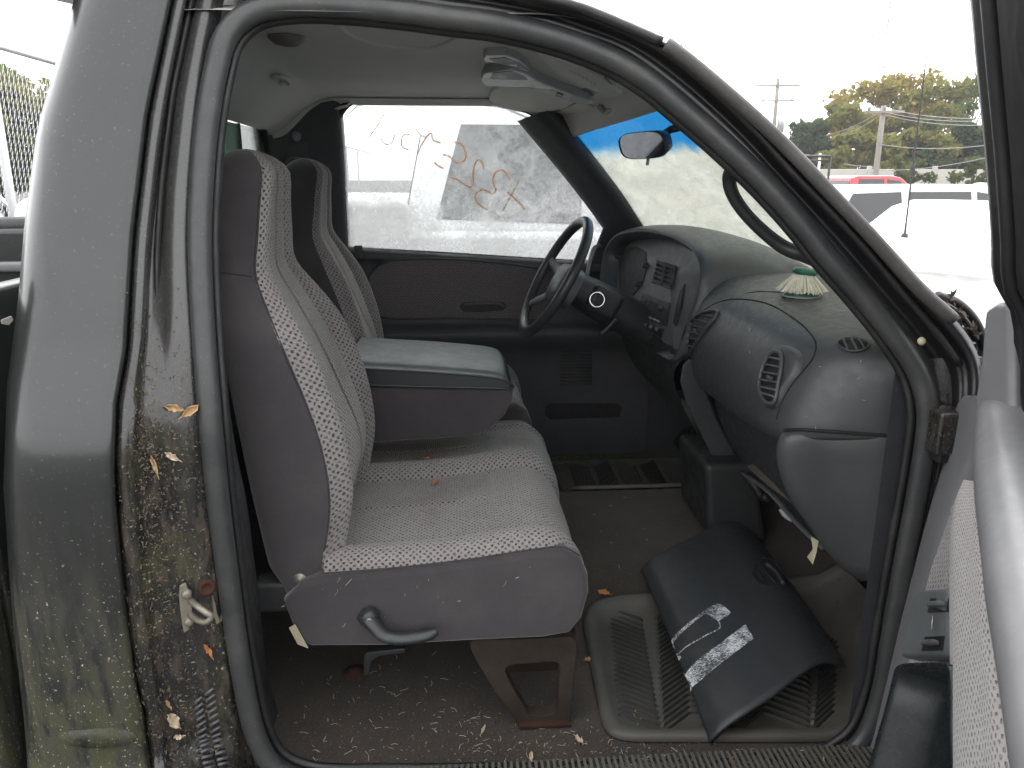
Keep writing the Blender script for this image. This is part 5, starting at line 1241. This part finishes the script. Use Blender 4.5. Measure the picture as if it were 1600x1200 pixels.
leaf(tsea, 668, 719, .010, 'orange', 60, 'tiny reddish leaf at the inner edge of the passenger seat', .8, .5)
leaf(tfl, 942, 928, .030, 'orange', 20, 'orange leaf on the carpet just behind the rubber mat', .7, .5)
leaf(tfl, 985, 938, .018, 'tan', 0, 'flat tan leaf bit touching the upper edge of the rubber mat', .4, .4)
tma = bvh(flo)
leaf(tma, 921, 1036, .022, 'tan', 70, 'curled tan leaf on the left side of the rubber mat', .9, .6)
leaf(tma, 991, 1035, .012, 'white', 30, 'small white paper scrap on the rubber mat', .3, .9)
leaf(tma, 938, 1018, .010, 'white', 70, 'tiny white scrap on the mat near its upper left corner', .3, .9)
leaf(tma, 997, 1125, .040, 'tan', 15, 'large tan leaf near the lower edge of the rubber mat', .6, .45)
leaf(tfl, 905, 1161, .024, 'pale', 150, 'pale leaf on the carpet beside the mat corner', .5, .45)
leaf(tfl, 755, 1144, .026, 'pale', 20, 'pale sliver leaf on the carpet left of the rusty bracket', .4, .25)
leaf(tfl, 830, 1187, .024, 'pale', 5, 'pale leaf lying on the door sill edge', .4, .35)

# ================================================================== outside: ground, fence, vehicles, trees, poles
def ground():
    b = NB('gravelly asphalt'); p = b.pos(); c = b.mix(b.noise(p, 1.2, 6, .7), (.045, .044, .042), (.085, .082, .077)); c = b.mix(b.ramp(b.noise(p, 60, 3), .5, .7), c, (.13, .125, .115))
    return b.end(b.bsdf(c, .9, 0, 0, .3, b.bump(b.noise(p, 50, 4), .4, .02)))
def gz(x, y): return -(.14*ss(3.2, 7, y)+.16*ss(8, 16, y))*ss(1.5, 3.2, x)
tag(grid('ground', [[(x, y, gz(x, y)) for y in np.r_[-300, -20, np.linspace(0, 20, 41), 40, 600]] for x in np.r_[-300, -20, np.linspace(0, 6, 25), 40, 400]], ground(), flip=True), kind='structure')
WHITE = plain('white car paint', (.78, .78, .77), .3, var=.03, vs=2, coat=.6)
REDP = plain('faded red car paint', (.46, .035, .045), .3, var=.08, vs=2, coat=.6)
SILV = plain('silver car paint', (.42, .43, .44), .3, var=.04, vs=2, coat=.6, metal=.3)
BLK2 = plain('black plastic car trim', (.02, .02, .02), .5)
GLASSD = plain('dark car window glass', (.012, .015, .017), .06, var=.1, spec=.8)
LAMPR = plain('red tail lamp', (.45, .01, .015), .2, coat=.5)
LAMPW = plain('headlamp lens', (.7, .72, .74), .12, coat=.5)
ORNG = plain('orange plastic', (.75, .20, .03), .5)
def car(name, label, cat, loc, yaw, L, H, W, paintm, lower, green, windows, wheels_x, wr=.34, extras=None, group=None):
    """lower / green: side outlines (x,z); windows: list of side outlines; nose towards +x"""
    e = empty(name, (0, 0, 0)); tag(e, label, cat, group)
    h = W/2
    def sec(out, wf): return out
    # body: rows across y with rounded flanks
    def slab(nm, out, ys, m_, bw=.05):
        rows = []
        for y, k_, dz in ys:
            cx = np.mean([p[0] for p in out]); rows.append([(cx+(x-cx)*k_, y, z+dz) for x, z in out])
        n = len(out); vs = [p for r_ in rows for p in r_]; fs = []
        for i in range(len(rows)-1):
            for j in range(n): fs.append((i*n+j, i*n+(j+1) % n, (i+1)*n+(j+1) % n, (i+1)*n+j))
        fs += [tuple(range(n))[::-1], tuple((len(rows)-1)*n+j for j in range(n))]
        o = mesh(nm, vs, fs, m_, e); bm = bmesh.new(); bm.from_mesh(o.data); bmesh.ops.recalc_face_normals(bm, faces=bm.faces); bm.to_mesh(o.data); bm.free()
        return bev(o, bw, 3, 25)
    slab('body', lower, [(-h, .97, 0), (-h*.86, 1, .0), (h*.86, 1, .0), (h, .97, 0)], paintm, .05)
    zb = min(z for _, z in green); zt = max(z for _, z in green)
    tum = .17
    def ins(z): return h-.03-tum*max(0, (z-zb))/(zt-zb+1e-6)*(zt-zb)/.55
    gv = []
    for sgn in (-1, 1): gv += [(x, sgn*ins(z), z) for x, z in green]
    n = len(green); fs = [tuple(range(n)), tuple(range(2*n-1, n-1, -1))]+[(i, n+i, n+(i+1) % n, (i+1) % n) for i in range(n)]
    o = mesh('cabin', gv, fs, paintm, e); bm = bmesh.new(); bm.from_mesh(o.data); bmesh.ops.recalc_face_normals(bm, faces=bm.faces); bm.to_mesh(o.data); bm.free(); bev(o, .04, 3, 25)
    for wo in windows:
        for sgn in (-1, 1):
            o = mesh('side_window', [(x, sgn*(ins(z)+.006), z) for x, z in wo], [tuple(range(len(wo))) if sgn < 0 else tuple(range(len(wo)))[::-1]], GLASSD, e)
    # windscreen and rear glass on the first and last slope of the cabin outline
    def slope(i, j, nm):
        (x0, z0), (x1, z1) = green[i], green[j]; nx, nz = (z1-z0), -(x1-x0); l_ = math.hypot(nx, nz); nx, nz = nx/l_, nz/l_
        if nz < 0: nx, nz = -nx, -nz
        q = []
        for t, s_ in ((.10, -1), (.10, 1), (.88, 1), (.88, -1)):
            x, z = x0+(x1-x0)*t, z0+(z1-z0)*t; q.append((x+nx*.008, s_*(ins(z)-.07), z+nz*.008))
        mesh(nm, q, [(0, 1, 2, 3)], GLASSD, e)
    slope(0, 1, 'windscreen'); slope(len(green)-1, len(green)-2, 'rear_window')
    for x in wheels_x:
        for sgn in (-1, 1):
            W_ = empty('wheel', (x, sgn*(h-.09), wr), e)
            lathe('tyre', [(wr*.6, -.1), (wr*.93, -.11), (wr, -.08), (wr, .08), (wr*.93, .11), (wr*.6, .1), (wr*.6, -.1)], (x, sgn*(h-.09), wr), (0, 1, 0), BLACK, W_, 28)
            lathe('rim', [(0, .075), (wr*.25, .07), (wr*.55, .09), (wr*.62, .1), (wr*.62, -.1), (0, -.1)], (x, sgn*(h-.09), wr), (0, sgn, 0), STEEL, W_, 20)
    xf = max(x for x, _ in lower); xr_ = min(x for x, _ in lower); zl = sorted(z for _, z in lower)[len(lower)//2]
    for sgn in (-1, 1):
        box('headlamp', (xf-.06, sgn*(h-.25), zl*.92), (.14, .34, .13), LAMPW, e, .03)
        box('tail_lamp', (xr_+.045, sgn*(h-.09), zl*(.95 if H > 1.8 else 1.02)), (.12, .18, .22 if H > 1.7 else .14), LAMPR, e, .03)
        box('door_mirror', (green[0][0]-.45, sgn*(h+.07), zb+.05), (.14, .2, .13), paintm if H < 1.7 else BLK2, e, .04)
        for hx in (.1, -.75): box('door_handle', (green[0][0]-1.0+hx, sgn*(h+.005), zb-.10), (.16, .03, .03), paintm, e, .008)
    box('front_bumper', (xf-.02, 0, .45), (.16, W*.92, .22), BLK2 if H > 1.7 else paintm, e, .05)
    box('rear_bumper', (xr_+.02, 0, .45), (.16, W*.92, .22), BLK2 if H > 1.7 else paintm, e, .05)
    if extras: extras(e, ins, h)
    e.location = loc; e.rotation_euler = (0, 0, yaw)
    return e
sedan_l = [(2.45, .30), (2.48, .62), (2.30, .80), (1.25, .98), (.95, 1.0), (-1.55, 1.02), (-2.35, 1.02), (-2.45, .85), (-2.42, .32)]
sedan_g = [(1.10, .97), (.25, 1.40), (-.10, 1.45), (-.75, 1.44), (-1.35, 1.33), (-1.95, 1.0)]
sedan_w = [[(.85, 1.02), (.22, 1.33), (-.18, 1.38), (-.20, 1.03)], [(-.27, 1.03), (-.25, 1.38), (-.75, 1.37), (-1.20, 1.27), (-1.45, 1.08)]]
pick_l = [(2.85, .45), (2.9, .85), (2.75, 1.10), (1.35, 1.22), (-.80, 1.24), (-.82, 1.40), (-2.80, 1.42), (-2.88, 1.35), (-2.85, .55)]
pick_g = [(1.30, 1.20), (.62, 1.82), (.35, 1.88), (-.55, 1.88), (-.72, 1.82), (-.84, 1.22)]
pick_w = [[(1.02, 1.26), (.56, 1.74), (.22, 1.79), (.20, 1.27)], [(.12, 1.27), (.14, 1.79), (-.52, 1.79), (-.66, 1.30)]]
suv_l = [(2.35, .38), (2.4, .75), (2.2, 1.0), (1.2, 1.10), (-2.2, 1.14), (-2.32, 1.0), (-2.3, .42)]
suv_g = [(1.15, 1.08), (.45, 1.62), (.1, 1.70), (-1.75, 1.69), (-2.0, 1.60), (-2.25, 1.12)]
suv_w = [[(.9, 1.14), (.42, 1.55), (.02, 1.61), (.0, 1.15)], [(-.08, 1.15), (-.06, 1.61), (-.95, 1.61), (-.95, 1.16)], [(-1.05, 1.17), (-1.05, 1.61), (-1.72, 1.59), (-1.98, 1.2)]]
def sedan_x(e, ins, h):
    for i in range(3):
        for s_ in (-1, 1): box('bonnet_louvre', (1.60+i*.12, s_*.42, 1.005-.025*i*.9-.035), (.035, .34, .02), BLK2, e, .006, rot=Matrix.Rotation(R(9), 3, 'Y'))
    # whip antenna on a magnet foot
    wp_ = PZ(1411, 387, 1.06); ca_, sa_ = math.cos(-SED[3]), math.sin(-SED[3]); q_ = wp_-np.array(SED[:3]); ax_, ay_, az_ = q_[0]*ca_-q_[1]*sa_, q_[0]*sa_+q_[1]*ca_, q_[2]
    lathe('antenna_foot', [(0, .10), (.018, .09), (.028, .05), (.055, .03), (.06, -.06)], (ax_, ay_, az_), (0, 0, 1), BLK2, e, 16)
    tube('antenna_whip', [(ax_, ay_, az_+.06), (ax_-.03, ay_-.02, az_+.8), (ax_-.07, ay_-.04, az_+1.28)], [.007, .005, .003], BLK2, e, n=10, k=6)
    tube('antenna_coil', [(ax_-.015, ay_-.01, az_+.46), (ax_-.018, ay_-.012, az_+.54)], .016, BLK2, e, n=4)
SED = (4.75, 5.6, -.14, R(215))
# white sedan ahead to the right, nose towards us; antenna
car('white_sedan', 'white sedan with bonnet louvres and a tall whip antenna', 'car', SED[:3], SED[3], 4.9, 1.45, 1.88, WHITE, sedan_l, sedan_g, sedan_w, (1.5, -1.5), extras=sedan_x)
car('red_pickup', 'red crew cab pickup parked behind the white sedan', 'pickup truck', (10.6, 19.0, -.30), R(2), 5.7, 1.88, 1.95, REDP, pick_l, pick_g, pick_w, (1.8, -1.75), .38)
car('parked_suv', 'silver estate car with dark side windows right of the red pickup', 'car', (16.4, 19.6, -.30), R(-6), 4.7, 1.70, 1.85, SILV, suv_l, suv_g, suv_w, (1.4, -1.4), .36)
car('white_estate', 'white car roof between the white sedan and the silver estate', 'car', (6.7, 9.5, -.27), R(4), 4.7, 1.70, 1.85, WHITE, suv_l, suv_g, suv_w, (1.4, -1.4), .36)
# white pickup next to the driver side
WP = car('white_pickup', 'tall white pickup parked beyond the driver window', 'pickup truck', (.55, 4.05, .0), R(0), 5.7, 1.88, 2.0, WHITE, pick_l, pick_g, pick_w, (1.8, -1.75), .40)
car('white_car', 'white car roof beyond the chain link fence at far left', 'car', (-6.3, 8.0, .0), R(90), 4.7, 1.70, 1.85, WHITE, suv_l, suv_g, suv_w, (1.4, -1.4), .36)
# dark roof rack on a lorry behind the pillar
RK = empty('roof_rack', (7.6, 18.5, 0)); 
RKl = tag(RK, 'dark ladder rack on posts left of the red pickup', 'rack')
for y in (17.6, 19.4):
    tube('rack_bar', [(6.4, y, 2.02), (9.0, y, 2.02)], .03, BLK2, RK, n=4); tube('rack_bar', [(6.4, y, 1.92), (9.0, y, 1.92)], .02, BLK2, RK, n=4)
    for x in (6.4, 7.7, 9.0): tube('rack_post', [(x, y, 0), (x, y, 2.02)], .03, BLK2, RK, n=3)
for i in range(7): tube('rack_slat', [(6.5+i*.4, 17.6, 2.04), (6.5+i*.4, 19.4, 2.04)], .025, BLK2, RK, n=3)
CN = lathe('traffic_drum', [(0, 1.05), (.16, 1.04), (.18, .9), (.24, .5), (.28, .08), (.36, .06), (.36, 0)], (12.2, 12.9, .62), (0, 0, 1), ORNG, None, 24)
bpy.data.objects.remove(CN)
# concrete boundary wall built from panels and posts
BW = empty('boundary_wall', (20, 32, 0)); tag(BW, 'long pale concrete panel wall below the autumn trees', 'wall')
CONC = plain('pale concrete', (.46, .44, .40), .9, var=.12, vs=3, bs=40, bst=.3)
for i in range(16):
    x = 2+i*3.0; y = 34-.10*i
    box('wall_panel', (x, y, .95), (2.86, .12, 1.9), CONC, BW, .02); box('wall_post', (x+1.5, y-.02, 1.02), (.16, .2, 2.04), CONC, BW, .02)
for x, y in ((15.0, 31.0), (33.5, 33.0)):
    lp = tube('marker_post', [(x, y, 0), (x, y, 2.5)], .05, WHITE, None, n=3, k=8); tag(lp, 'thin white post in front of the concrete wall, %s' % ('left one' if x < 20 else 'right one'), 'post', 'white marker posts')

# ---- chain link fence behind the trucks
FN = empty('chain_link_fence', (-3.3, 8, 0)); tag(FN, 'galvanised chain link fence behind the load bed', 'fence')
GALV = plain('galvanised steel', (.42, .43, .43), .45, .6, var=.15, vs=20)
FX = -3.25
for i in range(9):
    y = 4.0+i*2.6
    tube('fence_post', [(FX, y+.9, 0), (FX+.0, y+.9, 2.42)], .032, GALV, FN, n=3, k=10)
tube('top_rail', [(FX, -4, 2.42), (FX, 30, 2.42)], .022, GALV, FN, n=3, k=8)
# woven wire, one strand shape per side (joined: far too many meshes to pick apart)
vs, fs = [], []
pt = .06
for i in range(int(20/pt)):
    y0 = 3.2+i*pt; n = int(2.3/pt)
    for sg in (0, 1):
        for j in range(n):
            z0, z1 = .08+j*pt, .08+(j+1)*pt; a, b_ = (y0, y0+pt/2) if (j+sg) % 2 == 0 else (y0+pt/2, y0)
            if sg: a, b_ = a+0, b_+0
            k_ = len(vs); t = .0017
            vs += [(FX-t, a-t, z0), (FX+t, a+t, z0), (FX+t, b_+t, z1), (FX-t, b_-t, z1)]; fs.append((k_, k_+1, k_+2, k_+3))
o = mesh('wire_mesh', vs, fs, GALV, FN); o['kind'] = 'stuff'

# ---- trees
BARK = plain('grey brown bark', (.10, .085, .07), .95, var=.3, vs=4, bs=20, bst=.5)
def leafmat(name, a, c):
    b = NB(name); p = b.pos(); col = b.mix(b.mr(b.noise(p, .9, 4), .3, .7), a, c); col = b.mix(b.noise(p, 9, 2), tuple(x*.7 for x in a), col)
    df = b.n('BsdfDiffuse'); b.set(df.inputs[0], col); tl = b.n('BsdfTranslucent'); b.set(tl.inputs[0], col); m_ = b.n('MixShader'); m_.inputs[0].default_value = .35
    b.l(df.outputs[0], m_.inputs[1]); b.l(tl.outputs[0], m_.inputs[2]); return b.end(m_.outputs[0])
LM = {'gold': leafmat('golden autumn leaves', (.33, .26, .075), (.25, .235, .075)), 'green': leafmat('mid green leaves', (.10, .135, .05), (.14, .165, .06)), 'dark': leafmat('dark green leaves', (.055, .08, .04), (.08, .105, .05)), 'olive': leafmat('olive leaves', (.21, .205, .065), (.17, .18, .06)), 'pale': leafmat('pale shrub leaves', (.11, .135, .045), (.085, .11, .04))}
def tree(x, y, h, rw, kind, label, n=5200, base=.22, seed=1, dens=26, name='autumn_tree', sz=.16):
    r_ = np.random.default_rng(seed); e = empty(name, (x, y, 0)); tag(e, label, 'tree', 'trees beyond the wall')
    limbs = []; tv = []
    top = np.array([x+r_.normal(0, .3), y, h*.8])
    tube('trunk', [(x, y, -.1), (x+r_.normal(0, .1), y, h*.3), (x+r_.normal(0, .25), y, h*.55), top], [h*.022, h*.017, h*.010, h*.004], BARK, e, n=14, k=7)
    cl = []
    for i in range(dens):
        t = r_.uniform(base+.08, .97); wz = math.sin(math.pi*min(.97, (t-base)/(1-base)*.86+.12))**.7
        a = r_.uniform(0, 2*math.pi); rr = rw*wz*r_.uniform(.25, 1)**.6
        cl.append((np.array([x+rr*math.cos(a), y+rr*math.sin(a)*.8, h*t]), rw*r_.uniform(.16, .34)))
    for c, s in cl[:9]:
        z0 = h*r_.uniform(.28, .5); tube('limb', [(x, y, z0), (x+(c[0]-x)*.5, y+(c[1]-y)*.5, z0+(c[2]-z0)*.6), tuple(c)], [h*.009, h*.005, h*.002], BARK, e, n=7, k=5)
    per = n//dens; C = []
    for c, s in cl:
        d = r_.normal(0, 1, (per, 3)); d /= np.linalg.norm(d, axis=1)[:, None]; C.append(c+d*s*(r_.uniform(0, 1, (per, 1))**.45)*np.array([1, 1, .72]))
    C = np.vstack(C); N = len(C); a = r_.normal(0, 1, (N, 3)); a /= np.linalg.norm(a, axis=1)[:, None]; b_ = np.cross(a, r_.normal(0, 1, (N, 3))); b_ /= np.linalg.norm(b_, axis=1)[:, None]
    s = sz*r_.uniform(.6, 1.4, (N, 1))
    V_ = np.stack([C-a*s, C+b_*s*.55, C+a*s, C-b_*s*.55], 1).reshape(-1, 3)
    me = bpy.data.meshes.new('crown'); me.from_pydata(V_.tolist(), [], np.arange(4*N).reshape(-1, 4).tolist()); setm(me, LM[kind]); link('crown', me, e); return e
def treeat(u, vtop, D, rw, kind, label, seed, **k):
    d = ray(u, vtop); d = d/math.hypot(d[0], d[1]); p = CAM+d*D; tree(p[0], p[1], p[2], rw, kind, label, seed=seed, **k)
treeat(1262, 192, 46, 2.0, 'dark', 'dark green tree at the left end of the tree row', 1)
treeat(1320, 165, 48, 2.3, 'olive', 'olive tree between the dark green tree and the golden ones', 2)
treeat(1372, 128, 50, 3.2, 'gold', 'broad golden tree behind the utility pole', 3, n=7000)
treeat(1428, 118, 52, 3.4, 'gold', 'tallest golden autumn tree right of the utility pole', 4, n=7000)
treeat(1478, 128, 50, 2.8, 'olive', 'olive gold tree right of the tallest golden tree', 5)
treeat(1528, 106, 44, 2.4, 'green', 'thin leafed green tree at the right end by the open door', 6, n=3000, sz=.13)
treeat(1345, 205, 43, 2.0, 'olive', 'low olive tree below the golden crowns, left of the utility pole', 7)
treeat(1500, 200, 43, 2.6, 'dark', 'low dark tree right of the utility pole behind the wires', 8)
treeat(1580, 190, 45, 2.6, 'green', 'green tree half hidden by the open door frame', 9)
treeat(1440, 205, 42, 2.0, 'olive', 'low olive tree right below the tallest golden tree', 10)
for i, (u, vt, lb) in enumerate([(1400, 252, 'left pale shrub over the concrete wall'), (1434, 255, 'right pale shrub over the concrete wall'), (1536, 250, 'pale shrub at the wall beside the open door')]):
    d = ray(u, vt); d = d/math.hypot(d[0], d[1]); p = CAM+d*37.5; e = tree(p[0], p[1], p[2]+.1, 1.1, 'pale', lb, n=1500, base=.02, seed=20+i, dens=14, name='shrub', sz=.10); e['category'] = 'shrub'; e['group'] = 'shrubs at the wall'
treeat(22, 128, 30, 3.2, 'olive', 'olive tree beyond the chain link fence', 31)
treeat(-30, 110, 32, 3.2, 'green', 'green tree beyond the fence, cut by the left picture edge', 32)
# ---- poles, wires, tower
WOOD = plain('grey pole wood', (.26, .235, .21), .9, var=.2, vs=6)
WIRE = plain('wire', (.30, .29, .28), .6)
def onray(u, v, D): d = ray(u, v); d = d/math.hypot(d[0], d[1]); return CAM+d*D
def upole(u, vtop, D, lab, arms, rr=.13):
    t = onray(u, vtop, D); e = empty('utility_pole', (t[0], t[1], 0)); tag(e, lab, 'utility pole', 'utility poles')
    tube('pole', [(t[0], t[1], 0), tuple(t)], [rr, rr*.75], WOOD, e, n=4, k=10)
    for dz, l_ in arms:
        box('crossarm', (t[0], t[1]-.12, t[2]-dz), (l_, .1, .11), WOOD, e, .01, rot=Matrix.Rotation(R(-12), 3, 'Z'))
        for s_ in (-.42, 0, .42): lathe('insulator', [(0, .16), (.04, .15), (.05, .05), (.03, 0)], (t[0]+s_*l_, t[1]-.12-.0*s_, t[2]-dz+.05), (0, 0, 1), STEEL, e, 8)
    return t, e
T1, up1 = upole(1381, 165, 36, 'wooden utility pole in front of the golden trees', [(.25, 1.5)])
T2, up2 = upole(1216, 122, 60, 'utility pole with transformer above the windscreen pillar', [(.5, 3.0), (1.5, 2.4)], .16)
lathe('transformer', [(0, .55), (.22, .52), (.25, .4), (.25, -.4), (0, -.42)], (T2[0]+.42, T2[1]-.1, T2[2]-3.2), (0, 0, 1), SILV, up2, 14)
WR_ = empty('overhead_wires', (20, 36, 0)); tag(WR_, 'overhead wires strung from the utility pole', 'wire')
def wire(a, b_, sag=.3, r_=.012):
    a, b_ = np.array(a), np.array(b_); tube('wire', [a, a*.75+b_*.25-np.array([0, 0, sag*.75]), (a+b_)/2-np.array([0, 0, sag]), a*.25+b_*.75-np.array([0, 0, sag*.75]), b_], r_, WIRE, WR_, n=20, k=5)
for dz, v1 in ((.1, 184), (.25, 188), (.35, 195), (1.5, 225), (2.5, 242)): wire(T1-np.array([0, .1, dz]), onray(1560, v1, 30), .15)
for dz, v1 in ((.15, 168), (.3, 178)): wire(T1-np.array([0, .1, dz]), onray(1250, v1+45, 52), .4)
wire(T1-np.array([0, .1, 2.4]), onray(1318, 256, 36), .02)
# pylon far off
PYL = empty('lattice_pylon', onray(1392, 270, 62)*np.array([1, 1, 0])); tag(PYL, 'faint lattice transmission pylon above the trees', 'pylon')
tp0 = onray(1394, -40, 62); bx, by, ztop_ = tp0
for sx in (-1, 1):
    for sy in (-1, 1): tube('pylon_leg', [(bx+sx*1., by+sy*1., 0), (bx+sx*.3, by+sy*.3, ztop_*.7), (bx+sx*.15, by+sy*.15, ztop_)], .04, GALV, PYL, n=6, k=4)
for i in range(14):
    z0, z1 = ztop_*i/14, ztop_*(i+1)/14; w0, w1 = 1-.85*min(1, i/11), 1-.85*min(1, (i+1)/11)
    for sy in (-1, 1):
        tube('pylon_brace', [(bx-w0, by+sy*w0, z0), (bx+w1, by+sy*w1, z1)], .022, GALV, PYL, n=2, k=4); tube('pylon_brace', [(bx+w0, by+sy*w0, z0), (bx-w1, by+sy*w1, z1)], .022, GALV, PYL, n=2, k=4)
for v_ in (52, 107):
    p = onray(1392, v_, 62); tube('pylon_arm', [(bx-2.1, by, p[2]), (bx, by, p[2]+.12), (bx+1.9, by, p[2])], .04, GALV, PYL, n=6, k=4)

# ---- thin volume added over the yard to pale the trees as glare does
hz = NB('added glare volume'); pv = hz.n('ShaderNodeVolumePrincipled'.replace('ShaderNode', '')); pv.inputs['Color'].default_value = (.93, .95, 1, 1); pv.inputs['Density'].default_value = .0011; hz.l(pv.outputs[0], hz.out.inputs['Volume'])
hb = mesh('pale_veil', [(x, y, z) for x in (-22, 62) for y in (-22, 70) for z in (-1.3, 24)], [(0, 1, 3, 2), (4, 6, 7, 5), (0, 4, 5, 1), (2, 3, 7, 6), (0, 2, 6, 4), (1, 5, 7, 3)], MATS['added glare volume'])
tag(hb, kind='stuff')
